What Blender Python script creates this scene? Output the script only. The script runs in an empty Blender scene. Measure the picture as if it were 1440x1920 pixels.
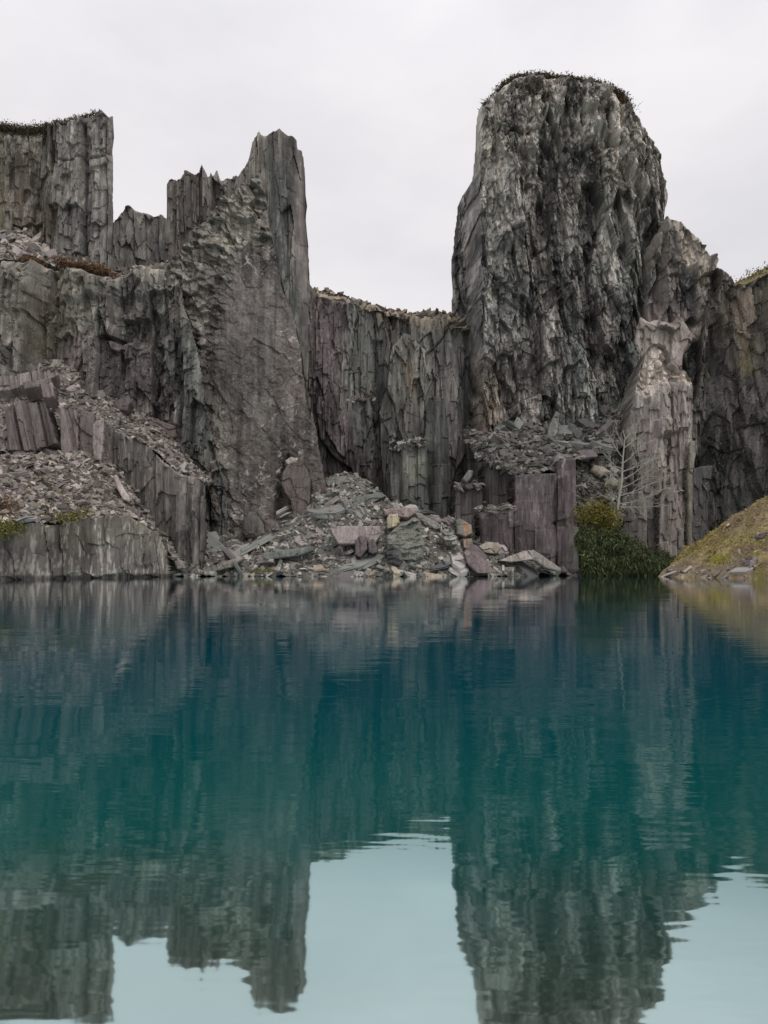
import bpy, math, random
import numpy as np
from math import radians
random.seed(7); rng = np.random.default_rng(11)
scene = bpy.context.scene
COL = scene.collection
# ------------------------------------------------------------------ camera
F, CX, YH, CH = 1386.0, 720.0, 1060.0, 0.9      # focal length / centre / horizon in photo pixels, eye height (m)
cam = bpy.data.cameras.new('camera'); camo = bpy.data.objects.new('camera', cam); COL.objects.link(camo)
cam.sensor_fit = 'VERTICAL'; cam.sensor_height = 36.0; cam.lens = 36.0 * F / 1920.0
cam.shift_y = (YH - 960.0) / 1920.0
cam.clip_start = 0.1; cam.clip_end = 3000
camo.location = (0, 0, CH); camo.rotation_euler = (radians(90), 0, 0)
scene.camera = camo
# ------------------------------------------------------------------ sky + sun
SUN_EL, SUN_AZ = radians(52), radians(140)      # azimuth clockwise from +Y: behind the camera, to the right
w = bpy.data.worlds.new('World'); scene.world = w; w.use_nodes = True
nt = w.node_tree; N = nt.nodes; L = nt.links; N.clear()
def nd(t, **k):
    n = N.new(t)
    for a, v in k.items(): setattr(n, a, v)
    return n
out = nd('ShaderNodeOutputWorld'); bg = nd('ShaderNodeBackground')
sky = nd('ShaderNodeTexSky', sky_type='NISHITA', sun_disc=False, sun_elevation=SUN_EL, sun_rotation=SUN_AZ)
tc = nd('ShaderNodeTexCoord'); mp = nd('ShaderNodeMapping'); mp.inputs['Scale'].default_value = (1.4, 1.4, 3.2)
mp.inputs['Location'].default_value = (0.35, 0.2, 0.1)
nz = nd('ShaderNodeTexNoise'); nz.inputs['Scale'].default_value = 1.6; nz.inputs['Detail'].default_value = 5.0; nz.inputs['Roughness'].default_value = 0.5
rp = nd('ShaderNodeValToRGB')
rp.color_ramp.elements[0].position = 0.36; rp.color_ramp.elements[0].color = (7.4, 7.28, 7.6, 1)
rp.color_ramp.elements[1].position = 0.64; rp.color_ramp.elements[1].color = (9.1, 8.85, 9.05, 1)
sep = nd('ShaderNodeSeparateXYZ')
zr = nd('ShaderNodeMapRange'); zr.inputs['From Min'].default_value = 0.5; zr.inputs['From Max'].default_value = 1.0; zr.inputs['To Min'].default_value = 1.0; zr.inputs['To Max'].default_value = 1.55
mul = nd('ShaderNodeVectorMath', operation='SCALE')
mixs = nd('ShaderNodeMix', data_type='RGBA'); mixs.inputs[0].default_value = 0.965
L.new(tc.outputs['Generated'], mp.inputs['Vector']); L.new(mp.outputs['Vector'], nz.inputs['Vector']); L.new(nz.outputs['Fac'], rp.inputs['Fac'])
L.new(tc.outputs['Generated'], sep.inputs[0]); L.new(sep.outputs['Z'], zr.inputs['Value'])
L.new(rp.outputs['Color'], mul.inputs[0]); L.new(zr.outputs['Result'], mul.inputs['Scale'])
L.new(sky.outputs['Color'], mixs.inputs[6]); L.new(mul.outputs[0], mixs.inputs[7])
L.new(mixs.outputs[2], bg.inputs['Color']); bg.inputs['Strength'].default_value = 0.1
L.new(bg.outputs[0], out.inputs[0])
sl = bpy.data.lights.new('sun', 'SUN'); sl.energy = 1.1; sl.angle = radians(22); sl.color = (1.0, 0.965, 0.92)
so = bpy.data.objects.new('sun', sl); COL.objects.link(so)
so.rotation_euler = (radians(90) - SUN_EL, 0, math.pi - SUN_AZ)
so.location = (30, -30, 60)
vs = scene.view_settings; scene.display_settings.display_device = 'sRGB'
vs.view_transform = 'Standard'; vs.look = 'None'; vs.exposure = 0.0; vs.gamma = 1.0; vs.use_curve_mapping = False
scene.cycles.max_bounces = 6; scene.cycles.diffuse_bounces = 3; scene.cycles.glossy_bounces = 3
scene.cycles.use_denoising = True

# ------------------------------------------------------------------ noise in numpy
def hsh(ix, iy, s):
    v = np.sin(ix * 127.1 + iy * 311.7 + s * 74.7 + 13.13) * 43758.5453
    return v - np.floor(v)
def vnoise(u, v, s=0):
    iu, iv = np.floor(u), np.floor(v); fu, fv = u - iu, v - iv
    fu = fu * fu * (3 - 2 * fu); fv = fv * fv * (3 - 2 * fv)
    a, b, c, d = hsh(iu, iv, s), hsh(iu + 1, iv, s), hsh(iu, iv + 1, s), hsh(iu + 1, iv + 1, s)
    return (a + (b - a) * fu) * (1 - fv) + (c + (d - c) * fu) * fv
def fbm(u, v, s=0, o=4, g=0.5):
    t, a, n = 0, 1.0, 0
    for k in range(o):
        t = t + a * vnoise(u * 2 ** k + 17.3 * k, v * 2 ** k - 9.1 * k, s + k); n += a; a *= g
    return t / n * 2 - 1
def sstep(a, b, x):
    t = np.clip((x - a) / (b - a), 0, 1); return t * t * (3 - 2 * t)
def cells(u, v, s):
    iu, iv = np.floor(u), np.floor(v)
    f1 = np.full(u.shape, 9.0); f2 = f1.copy(); ci = iu.copy(); cj = iv.copy(); du = f1.copy(); dv = f1.copy()
    for a in (-1, 0, 1):
        for b in (-1, 0, 1):
            x, y = iu + a, iv + b
            dx = u - (x + .08 + .84 * hsh(x, y, s)); dy = v - (y + .08 + .84 * hsh(x, y, s + 3.7))
            d = np.sqrt(dx * dx + dy * dy); m = d < f1
            f2 = np.where(m, f1, np.minimum(f2, d))
            f1 = np.where(m, d, f1); ci = np.where(m, x, ci); cj = np.where(m, y, cj); du = np.where(m, dx, du); dv = np.where(m, dy, dv)
    return f2 - f1, du, dv, hsh(ci, cj, s + 11), hsh(ci, cj, s + 17), hsh(ci, cj, s + 23)
def bricks(u, v, s):
    i = np.floor(u + .45 * (hsh(np.floor(u + .5), 0 * u, s + 2) - .5))
    vv = v * (0.6 + .9 * hsh(i, 0 * i, s + 5)) + 7 * hsh(i, 0 * i, s)
    j = np.floor(vv)
    r1, r2, r3 = hsh(i, j, s + 11), hsh(i, j, s + 17), hsh(i, j, s + 23)
    return u - i - .5, vv - j - .5, .55 * r1 + .45 * hsh(i, 0 * i, s + 31), r2, r3
# relief(X, Z, layers) -> outward offset (m), tone
def relief(X, Z, layers, seed):
    off = np.zeros_like(X); tone = np.zeros_like(X)
    wx = fbm(X * .22, Z * .10, seed + 90, 3); wz = fbm(X * .2 + 50, Z * .2, seed + 95, 3)
    for k, l in enumerate(layers):
        t = l[0]; s = seed + 7 * k
        if t in ('shard', 'brick'):
            _, sx, sz, amp, tilt, sag, shear = l
            U = (X + shear * Z + .22 * wx) / sx
            U = U + .9 * (vnoise(U * .41, 0 * Z + .12 * np.floor(Z / sz), s + 71) - .5)                                       # uneven widths
        if t == 'shard':                 # pointed slate flakes: each cell its own plane, thicker at the foot, then a step in
            hf = fbm(X / sx * 1.3, Z / sz * 1.6, s + 60, 2) * .05
            e, du, dv, a, b, c = cells(U + hf, Z / sz + wz * .25 + hf, s)
            ac = amp * (.3 + 1.4 * np.mod(a * 7.13 + c * 3.71, 1.0))        # some plates stand proud, others lie nearly flush
            off += ac * ((a - .5) * 1.7 + (b - .5) * 1.5 * tilt * du - sag * dv) - amp * .12 * (1 - sstep(0, .04, e))
            tone += (c - .5) * min(1.0, .45 + amp) * .8
        elif t == 'brick':               # jointed upright columns broken at uneven heights
            du, dv, a, b, c = bricks(U, Z / sz + wz * .2 + .1 * fbm(X * .8, Z * .5, s, 2), s)
            ac = amp * (.35 + 1.3 * np.mod(b * 5.3 + c * 2.9, 1.0))
            off += ac * ((a - .5) * 1.9 + (b - .5) * 1.8 * tilt * du - sag * dv) - amp * .25 * sstep(.45, .5, np.abs(du))
            tone += (c - .5) * .7
        elif t == 'noise':
            _, sx, sz, amp = l
            off += amp * fbm(X / sx + wx * .4, Z / sz, s, 4, .55)
        elif t == 'ridge':
            _, sx, sz, amp = l
            off += amp * (1 - 2 * np.abs(fbm(X / sx + wx, Z / sz + wz, s, 4, .55)))
    return off, tone
def poly_sd(px, pz, poly, skip=None):
    """signed distance (positive inside); edges for which skip(i) is true count for inside but not for distance"""
    P = np.asarray(poly, float); n = len(P)
    d = np.full(px.shape, 1e9); ins = np.zeros(px.shape, bool)
    for i in range(n):
        a, b = P[i], P[(i + 1) % n]
        if a[1] != b[1]:
            c = ((a[1] > pz) != (b[1] > pz)) & (px < (b[0] - a[0]) * (pz - a[1]) / (b[1] - a[1]) + a[0]); ins ^= c
        if skip is not None and skip(a, b): continue
        e = b - a; l2 = e @ e
        if l2 == 0: continue
        t = np.clip(((px - a[0]) * e[0] + (pz - a[1]) * e[1]) / l2, 0, 1)
        d = np.minimum(d, np.hypot(px - a[0] - t * e[0], pz - a[1] - t * e[1]))
    return np.where(ins, d, -d)

# ------------------------------------------------------------------ materials
def mat(name, build):
    m = bpy.data.materials.new(name); m.use_nodes = True
    t = m.node_tree; t.nodes.clear()
    o = t.nodes.new('ShaderNodeOutputMaterial'); b = t.nodes.new('ShaderNodeBsdfPrincipled')
    t.links.new(b.outputs[0], o.inputs[0]); build(t, b, o); return m
def node(t, typ, **k):
    n = t.nodes.new(typ)
    for a, v in k.items():
        if a in n.inputs: n.inputs[a].default_value = v
        else: setattr(n, a, v)
    return n
def rock_nodes(src, sc=(1, 1, .22), scale=2.6, bump=.35, bd=.12, lo=.62, hi=1.42, spec=.22, speck=.0):
    def f(t, b, o):
        lk = t.links
        if src == 'attr':
            c = node(t, 'ShaderNodeVertexColor', layer_name='Col'); cs = c.outputs['Color']
        else:
            c = node(t, 'ShaderNodeObjectInfo'); cs = c.outputs['Color']
        tcn = node(t, 'ShaderNodeTexCoord'); mpn = node(t, 'ShaderNodeMapping'); mpn.inputs['Scale'].default_value = sc
        lk.new(tcn.outputs['Object'], mpn.inputs['Vector'])
        n1 = node(t, 'ShaderNodeTexNoise', Scale=scale, Detail=9.0, Roughness=.68)
        n2 = node(t, 'ShaderNodeTexNoise', Scale=scale * 4.2, Detail=6.0, Roughness=.7)
        vo = node(t, 'ShaderNodeTexVoronoi', feature='DISTANCE_TO_EDGE', Scale=scale * .75)
        for n in (n1, n2, vo): lk.new(mpn.outputs['Vector'], n.inputs['Vector'])
        mr = node(t, 'ShaderNodeMapRange'); mr.inputs['From Min'].default_value = .28; mr.inputs['From Max'].default_value = .72
        mr.inputs['To Min'].default_value = lo; mr.inputs['To Max'].default_value = hi
        ad = node(t, 'ShaderNodeMath', operation='ADD'); ha = node(t, 'ShaderNodeMath', operation='MULTIPLY'); ha.inputs[1].default_value = .5
        lk.new(n1.outputs['Fac'], ad.inputs[0]); lk.new(n2.outputs['Fac'], ad.inputs[1]); lk.new(ad.outputs[0], ha.inputs[0]); lk.new(ha.outputs[0], mr.inputs['Value'])
        sc_ = node(t, 'ShaderNodeVectorMath', operation='SCALE'); lk.new(cs, sc_.inputs[0]); lk.new(mr.outputs[0], sc_.inputs['Scale'])
        res = sc_.outputs[0]
        if speck:                        # crusts of pale lichen
            n3 = node(t, 'ShaderNodeTexNoise', Scale=5.5, Detail=5.0, Roughness=.75); lk.new(tcn.outputs['Object'], n3.inputs['Vector'])
            sr = node(t, 'ShaderNodeMapRange'); sr.inputs['From Min'].default_value = .60; sr.inputs['From Max'].default_value = .66; sr.inputs['To Max'].default_value = speck
            lk.new(n3.outputs['Fac'], sr.inputs['Value'])
            mx = node(t, 'ShaderNodeMix', data_type='RGBA'); mx.inputs[7].default_value = (.42, .40, .36, 1)
            vv = node(t, 'ShaderNodeTexVoronoi', Scale=5.0, Randomness=1.0); lk.new(tcn.outputs['Object'], vv.inputs['Vector'])
            vr = node(t, 'ShaderNodeMapRange'); vr.inputs['From Min'].default_value = .30; vr.inputs['From Max'].default_value = .18; vr.inputs['To Max'].default_value = speck * 1.5; lk.new(vv.outputs['Distance'], vr.inputs['Value'])
            n4 = node(t, 'ShaderNodeTexNoise', Scale=.9, Detail=4.0, Roughness=.7); lk.new(tcn.outputs['Object'], n4.inputs['Vector'])
            gr = node(t, 'ShaderNodeMapRange'); gr.inputs['From Min'].default_value = .47; gr.inputs['From Max'].default_value = .60; lk.new(n4.outputs['Fac'], gr.inputs['Value'])
            vm = node(t, 'ShaderNodeMath', operation='MULTIPLY'); lk.new(vr.outputs[0], vm.inputs[0]); lk.new(gr.outputs[0], vm.inputs[1])
            vx = node(t, 'ShaderNodeMath', operation='MAXIMUM'); lk.new(vm.outputs[0], vx.inputs[0]); lk.new(sr.outputs[0], vx.inputs[1]); vx.use_clamp = True
            lk.new(vx.outputs[0], mx.inputs[0]); lk.new(res, mx.inputs[6]); res = mx.outputs[2]
        lk.new(res, b.inputs['Base Color'])
        b.inputs['Roughness'].default_value = .72; b.inputs['Specular IOR Level'].default_value = spec
        hh = node(t, 'ShaderNodeMath', operation='MULTIPLY_ADD'); cr = node(t, 'ShaderNodeMath', operation='MINIMUM'); cr.inputs[1].default_value = .09
        lk.new(vo.outputs['Distance'], cr.inputs[0]); lk.new(cr.outputs[0], hh.inputs[0]); hh.inputs[1].default_value = 3.0; lk.new(ha.outputs[0], hh.inputs[2])
        bp = node(t, 'ShaderNodeBump', Strength=bump, Distance=bd); lk.new(hh.outputs[0], bp.inputs['Height']); lk.new(bp.outputs[0], b.inputs['Normal'])
    return f
M = {}
M['slate'] = mat('slate_rock', rock_nodes('attr', sc=(1, 1, .2), lo=.45, hi=1.6, bump=.55, bd=.14, speck=.45))
M['fresh'] = mat('fresh_slate', rock_nodes('attr', sc=(1, 1, .12), lo=.5, hi=1.5, bump=.45, bd=.12, speck=.10))
M['face'] = mat('cleavage_face', rock_nodes('attr', sc=(1, 1, .7), scale=1.6, bump=.35, bd=.10, lo=.45, hi=1.6, speck=.35))
M['scree'] = mat('scree_ground', rock_nodes('attr', sc=(1, 1, 1.6), scale=2.2, bump=.7, bd=.2, lo=.35, hi=1.5))
M['slab'] = mat('slate_slab', rock_nodes('obj', sc=(1, 1, 1), scale=1.4, bump=.3, bd=.06, lo=.68, hi=1.34))
def leafy(t, b, o):
    c = node(t, 'ShaderNodeVertexColor', layer_name='Col'); t.links.new(c.outputs['Color'], b.inputs['Base Color'])
    b.inputs['Roughness'].default_value = .65; b.inputs['Specular IOR Level'].default_value = .2
M['leaf'] = mat('foliage', leafy)
def bark(t, b, o):
    n = node(t, 'ShaderNodeTexNoise', Scale=6.0, Detail=4.0); r = node(t, 'ShaderNodeValToRGB')
    r.color_ramp.elements[0].color = (.22, .20, .17, 1); r.color_ramp.elements[1].color = (.47, .44, .38, 1)
    t.links.new(n.outputs['Fac'], r.inputs['Fac']); t.links.new(r.outputs[0], b.inputs['Base Color']); b.inputs['Roughness'].default_value = .8
M['bark'] = mat('pale_bark', bark)

# ------------------------------------------------------------------ mesh helpers
def tag(o, label=None, cat=None, group=None, kind=None):
    if label: o['label'] = label
    if cat: o['category'] = cat
    if group: o['group'] = group
    if cat and not kind: kind = 'thing'
    if kind: o['kind'] = kind
    return o
def mesh_obj(name, V, faces, m, col=None, parent=None, smooth=False):
    """faces: list of (n,k) int arrays"""
    me = bpy.data.meshes.new(name); V = np.asarray(V, np.float32)
    me.vertices.add(len(V)); me.vertices.foreach_set('co', V.ravel())
    nl = sum(f.size for f in faces); npoly = sum(len(f) for f in faces)
    me.loops.add(nl); me.polygons.add(npoly)
    me.loops.foreach_set('vertex_index', np.concatenate([f.ravel() for f in faces]).astype(np.int32))
    tot = np.concatenate([np.full(len(f), f.shape[1]) for f in faces]).astype(np.int32)
    st = np.concatenate([[0], np.cumsum(tot)[:-1]]).astype(np.int32)
    me.polygons.foreach_set('loop_start', st)
    me.polygons.foreach_set('use_smooth', np.full(npoly, bool(smooth)))
    me.update(calc_edges=True); me.validate()
    if col is not None:
        a = me.color_attributes.new('Col', 'FLOAT_COLOR', 'POINT')
        a.data.foreach_set('color', np.concatenate([col, np.ones((len(col), 1))], 1).astype(np.float32).ravel())
    me.materials.append(m)
    o = bpy.data.objects.new(name, me); COL.objects.link(o)
    if parent: o.parent = parent
    return o
def P3(px, py, D): return np.array([(px - CX) / F * D, D, CH + (YH - py) / F * D])

# palette: real albedos
GREY = (.175, .168, .162); GREEN = (.118, .130, .122); PURP = (.125, .107, .105); PINK = (.27, .235, .228); LICH = (.40, .385, .355)
OCHRE = (.27, .18, .10); DARK = (.065, .066, .072); OLIVE = (.175, .165, .125); BROWN = (.14, .105, .085); MOSS = (.17, .14, .03); WHITE = (.48, .46, .43)
def mixc(a, b, t): return a + (np.asarray(b) - a) * t[:, None]

def rock(name, outline, D, label, cat, T=7.0, h=.11, R=1.0, jag=.35, layers=(), paint=(), insets=(), cols=(GREY, GREEN, PURP), weather=None,
         lean=0.0, facet=(), m='slate', seed=1, tonal=.55, cscale=(.12, .05), taper=.86, bottom=-.6, group=None, lichen=0.0, colseg=.9, kind=None, zones=(), streak=0.0, vein=0.0, gain=1.0, stain=.4, sf=1.0):
    Dk = [(0, D)] if not hasattr(D, '__len__') else list(D)
    kx = np.array([k[0] for k in Dk], float); kd = np.array([k[1] for k in Dk], float)
    if len(facet):                       # large faces of the mass: depth offset by column, so the outline sits at its own true distance
        fx = np.array([f[0] for f in facet], float); fo = np.array([f[1] for f in facet], float)
        ux = np.unique(np.concatenate([kx, fx])); kd = np.interp(ux, kx, kd) - np.interp(ux, fx, fo); kx = ux
    dfun = lambda p: np.interp(p, kx, kd)
    def conv(pl):
        p = np.asarray(pl, float); d = dfun(p[:, 0]); Z = CH + (YH - p[:, 1]) / F * d
        for _ in range(3):
            dd = d + lean * Z; Z = CH + (YH - p[:, 1]) / F * dd
        return np.stack([(p[:, 0] - CX) / F * dd, Z], 1)
    O = conv(outline); O[:, 1] = np.maximum(O[:, 1], -1.5)
    x0, z0 = O.min(0) - h; x1, z1 = O.max(0) + h
    xs = np.arange(x0, x1, h); zs = np.arange(z0, z1, h)
    GX, GZ = np.meshgrid(xs, zs); sh = GX.shape; X = GX.ravel(); Z = GZ.ravel()
    sd = poly_sd(X, Z, O, lambda a, b: a[1] < bottom and b[1] < bottom)
    colr = hsh(np.floor(X / colseg + .3 * np.floor(X / (colseg * 2.3))), 0 * X, seed + 40)
    th = jag * (.75 * colr + .5 * fbm(X * .8, Z * .5, seed + 41, 4, .6) + .1)
    ok = (sd > th)
    kX = np.maximum.accumulate((kx - CX) / F * kd + np.arange(len(kx)) * 1e-3)
    y0 = np.interp(X + (.6 * fbm(X * .25, Z * .18, seed + 33, 3) * sstep(0, 2, sd) if len(facet) else 0), kX, kd)
    Y = y0 + lean * Z
    off, tone = relief(X, Z, layers, seed)
    for (pl, lay, soft) in zones:        # extra relief inside an area
        s_ = sstep(-soft, soft, poly_sd(X + .8 * fbm(X * .5, Z * .4, seed + 53, 3), Z + .8 * fbm(X * .5, Z * .5, seed + 54, 3), conv(pl)))
        o2, t2 = relief(X, Z, lay, seed + 300); off = off + o2 * s_; tone = tone * (1 - s_ * .5) + t2 * s_
    for (pl, o_, soft) in insets:
        q = conv(pl); s_ = poly_sd(X + .35 * fbm(X * .7, Z * .35, seed + 51, 3), Z + .5 * fbm(X * .9, Z * .5, seed + 52, 3), q)
        off = off + o_ * sstep(-soft, soft, s_)
    d = np.clip((sd - th) / R, 0, 1)
    rim = R * (1 - np.sqrt(1 - (1 - d) ** 2 * .999))
    damp = sstep(0, 1, np.clip((sd - th) / (R * .6), 0, 1)) * .8 + .2
    Y = Y - off * damp + rim - R * .75
    # colour
    n1 = fbm(X * cscale[0] + seed, Z * cscale[1], seed + 61, 4, .6); n2 = fbm(X * cscale[0] * 2.2, Z * cscale[1] * 1.6 + 9, seed + 67, 4, .6)
    C = np.tile(np.array(cols[0]), (len(X), 1))
    C = mixc(C, cols[1], sstep(-.12, .22, n1)); C = mixc(C, cols[2], sstep(.02, .3, n2))
    if weather:                          # weathered, lichen-grown upper part: (py top full, py bottom none, colour, amount)
        za, zb = [CH + (YH - p) / F * kd.mean() for p in weather[:2]]
        wv = sstep(zb, za, Z + 3.0 * fbm(X * .3, Z * .12, seed + 71, 4)) * weather[3]
        C = mixc(C, weather[2], np.clip(wv * (.75 + .6 * tone), 0, 1))
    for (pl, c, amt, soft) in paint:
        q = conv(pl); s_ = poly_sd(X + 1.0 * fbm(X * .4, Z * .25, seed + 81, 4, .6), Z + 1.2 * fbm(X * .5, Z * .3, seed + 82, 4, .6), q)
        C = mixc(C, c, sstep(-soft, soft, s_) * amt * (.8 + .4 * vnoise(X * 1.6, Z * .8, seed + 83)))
    if lichen:
        lv = sstep(.04, .30, fbm(X * 1.5, Z * .55, seed + 85, 5, .72) + .25 * fbm(X * .25, Z * .2, seed + 86, 3)) * lichen
        C = mixc(C, LICH, lv)
    if streak:                           # pale crusts run down the face in narrow trails
        sv = sstep(-.02, .16, fbm(X * 3.6 * sf + .4 * fbm(X, Z, seed + 88, 2), Z * .36, seed + 89, 4, .65) + .45 * fbm(X * .45, Z * .3, seed + 91, 3)) * sstep(-.25, .2, fbm(X * 5.0 * sf, Z * 1.3, seed + 92, 3, .7))
        C = mixc(C, (.47, .44, .40), sv * streak)
    if stain:                            # damp and mineral trails running down from the joints
        sv = sstep(.0, .3, fbm(X * 1.7, Z * .10, seed + 97, 4, .6) + .3 * fbm(X * .3, Z * .15, seed + 98, 2)); C = C * (1 - stain * sv)[:, None]
    if vein:                             # white quartz scratches
        a_ = fbm(X * .55 + .25 * Z + .3 * fbm(X, Z, seed + 7, 3), Z * .45 - .3 * X, seed + 94, 4, .6); vm = sstep(.0, .25, fbm(X * .3, Z * .3, seed + 95, 3))
        C = mixc(C, WHITE, sstep(.045, .012, np.abs(a_)) * vm * vein * sstep(-.2, .2, fbm(X * 2.5, Z * 2.5, seed + 96, 3)))
    fine = fbm(X * 2.2, Z * .45, seed + 87, 4, .7) + .5 * fbm(X * 5.5, Z * .5, seed + 93, 2)
    C = C * gain * .90 * np.clip(1 + tonal * tone + .34 * fine, .3, 2.0)[:, None]
    C = C * (1 - .62 * sstep(.34, .10, Z + .12 * fbm(X * 1.5, Z * 0, seed + 99, 3)))[:, None]      # wet stain at the waterline
    # faces
    idx = np.arange(len(X)).reshape(sh); a, b, c_, d_ = idx[:-1, :-1].ravel(), idx[:-1, 1:].ravel(), idx[1:, 1:].ravel(), idx[1:, :-1].ravel()
    ka, kb, kc, kd_ = ok[a], ok[b], ok[c_], ok[d_]; s4 = ka.astype(int) + kb + kc + kd_
    q4 = np.stack([a, b, c_, d_], 1)[s4 == 4]
    t3 = []
    for kill, tri in ((ka, (b, c_, d_)), (kb, (a, c_, d_)), (kc, (a, b, d_)), (kd_, (a, b, c_))):
        mk = (s4 == 3) & (~kill); t3.append(np.stack([t[mk] for t in tri], 1))
    t3 = np.concatenate(t3)
    ed = np.concatenate([q4[:, [0, 1]], q4[:, [1, 2]], q4[:, [2, 3]], q4[:, [3, 0]], t3[:, [0, 1]], t3[:, [1, 2]], t3[:, [2, 0]]])
    key = ed[:, 0].astype(np.int64) * len(X) + ed[:, 1]; rev = ed[:, 1].astype(np.int64) * len(X) + ed[:, 0]
    be = ed[~np.isin(key, rev)]
    bv = np.unique(be); mp_ = -np.ones(len(X), int)
    V = np.stack([X, Y, Z], 1); base = V[bv]; cen = np.array([base[:, 0].mean(), 0, base[:, 2].mean()])
    rings, rcols, K = [], [], 4
    for k in range(1, K + 1):
        f = k / K; r = base.copy(); r[:, 1] += T * f
        sc_ = 1 - (1 - taper) * f
        r[:, 0] = cen[0] + (r[:, 0] - cen[0]) * sc_ + rng.normal(0, .08, len(bv)); r[:, 2] = np.where(r[:, 2] > 0, r[:, 2] * (1 - (1 - taper) * .6 * f), r[:, 2])
        rings.append(r); rcols.append(C[bv])
    rings.append(np.array([[cen[0], base[:, 1].mean() + T, cen[2]]])); rcols.append(C[bv].mean(0)[None])
    nV = len(X); mp_[bv] = np.arange(len(bv)); sides = []
    for k in range(K):
        A = (lambda i: i) if k == 0 else (lambda i, k=k: nV + (k - 1) * len(bv) + mp_[i])
        Bf = lambda i, k=k: nV + k * len(bv) + mp_[i]
        sides.append(np.stack([be[:, 1] if k == 0 else A(be[:, 1]), be[:, 0] if k == 0 else A(be[:, 0]), Bf(be[:, 0]), Bf(be[:, 1])], 1))
    ce = nV + K * len(bv); Bk = nV + (K - 1) * len(bv)
    cap = np.stack([Bk + mp_[be[:, 1]], Bk + mp_[be[:, 0]], np.full(len(be), ce)], 1)
    V = np.concatenate([V] + rings); C = np.concatenate([C] + rcols) * np.array([1.015, .99, .955])
    faces = [q4, t3] + sides + [cap]
    used = np.unique(np.concatenate([f.ravel() for f in faces])); rm = -np.ones(len(V), int); rm[used] = np.arange(len(used))
    V = V[used]; C = np.clip(C[used], .01, .8); faces = [rm[f] for f in faces]
    org = np.array([V[:, 0].mean(), V[:, 1].mean(), V[:, 2].min()])
    o = mesh_obj(name, V - org, faces, M[m], C); o.location = org
    tag(o, label, cat, group, kind); return o

# loft: a ground surface through rows of (px, py, D) points, front row first
SURF = {}
def resample(row, n):
    p = np.array([P3(*r) for r in row]); s = np.concatenate([[0], np.cumsum(np.linalg.norm(np.diff(p, axis=0), axis=1))]); s /= s[-1]
    t = np.linspace(0, 1, n); return np.stack([np.interp(t, s, p[:, k]) for k in range(3)], 1)
def loft(name, rows, nu, nv, amp, cols, m='scree', kind='structure', label=None, cat=None, seed=5, paint=None, zmin=None, fs=.35):
    R_ = np.array([resample(r, nu) for r in rows]); k = np.linspace(0, len(rows) - 1, nv); i = np.minimum(k.astype(int), len(rows) - 2); f = (k - i)[:, None, None]
    G = R_[i] * (1 - f) + R_[i + 1] * f
    V = G.reshape(-1, 3).copy()
    n = fbm(V[:, 0] * fs, V[:, 1] * fs, seed, 5, .6)
    e, du, dv, a, b, c = cells(V[:, 0] * 1.3 + n, V[:, 1] * 1.1 + n, seed + 3)
    V[:, 2] += amp * (n * 1.2 + (a - .5) * .5 + (b - .5) * du * .8)
    C = np.tile(np.array(cols[0]), (len(V), 1)); C = mixc(C, cols[1], sstep(-.15, .25, fbm(V[:, 0] * .3, V[:, 1] * .3, seed + 9, 4))); C = mixc(C, cols[2], sstep(0, .3, fbm(V[:, 0] * .6, V[:, 1] * .6, seed + 15, 4)))
    if paint is not None: C = paint(V, C)
    C = C * np.clip(1 + .5 * (c - .5), .5, 1.5)[:, None]
    idx = np.arange(nu * nv).reshape(nv, nu); q = np.stack([idx[:-1, :-1].ravel(), idx[:-1, 1:].ravel(), idx[1:, 1:].ravel(), idx[1:, :-1].ravel()], 1)
    SURF[name] = V.reshape(nv, nu, 3)
    o = mesh_obj(name.split('|')[0], V, [q], M[m], C)
    tag(o, label, cat, None, kind); return o
def on_surf(name, px, py):
    V = SURF[name].reshape(-1, 3); x = CX + V[:, 0] / V[:, 1] * F; y = YH - (V[:, 2] - CH) / V[:, 1] * F
    return V[np.argmin((x - px) ** 2 + (y - py) ** 2)]
def surf_pts(name, n, wfun=None):
    G = SURF[name]; nv, nu, _ = G.shape; u = rng.random(n * 3) * (nu - 1.001); v = rng.random(n * 3) * (nv - 1.001); iu, iv = u.astype(int), v.astype(int)
    e1 = G[iv, iu + 1] - G[iv, iu]; e2 = G[iv + 1, iu] - G[iv, iu]; ar = np.linalg.norm(np.cross(e1, e2), axis=1)
    p = G[iv, iu] + e1 * (u - iu)[:, None] + e2 * (v - iv)[:, None]
    wgt = ar / ar.max()
    if wfun is not None: wgt = wgt * wfun(p)
    k = rng.random(len(wgt)) < wgt * 1.0; p = p[k][:n]
    g = np.gradient(G[:, :, 2], axis=0).mean() * 0
    nrm = np.cross(e1, e2)[k][:n]; nrm /= np.linalg.norm(nrm, axis=1)[:, None] + 1e-9
    return p, nrm
def rotbasis(n, ang):
    """orthonormal axes with the third along n, turned by ang"""
    up = np.tile(np.array([0.37, .93, .02]), (len(n), 1)); a = np.cross(up, n); a /= np.linalg.norm(a, axis=1)[:, None]; b = np.cross(n, a)
    c, s = np.cos(ang)[:, None], np.sin(ang)[:, None]
    return a * c + b * s, b * c - a * s, n
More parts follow.
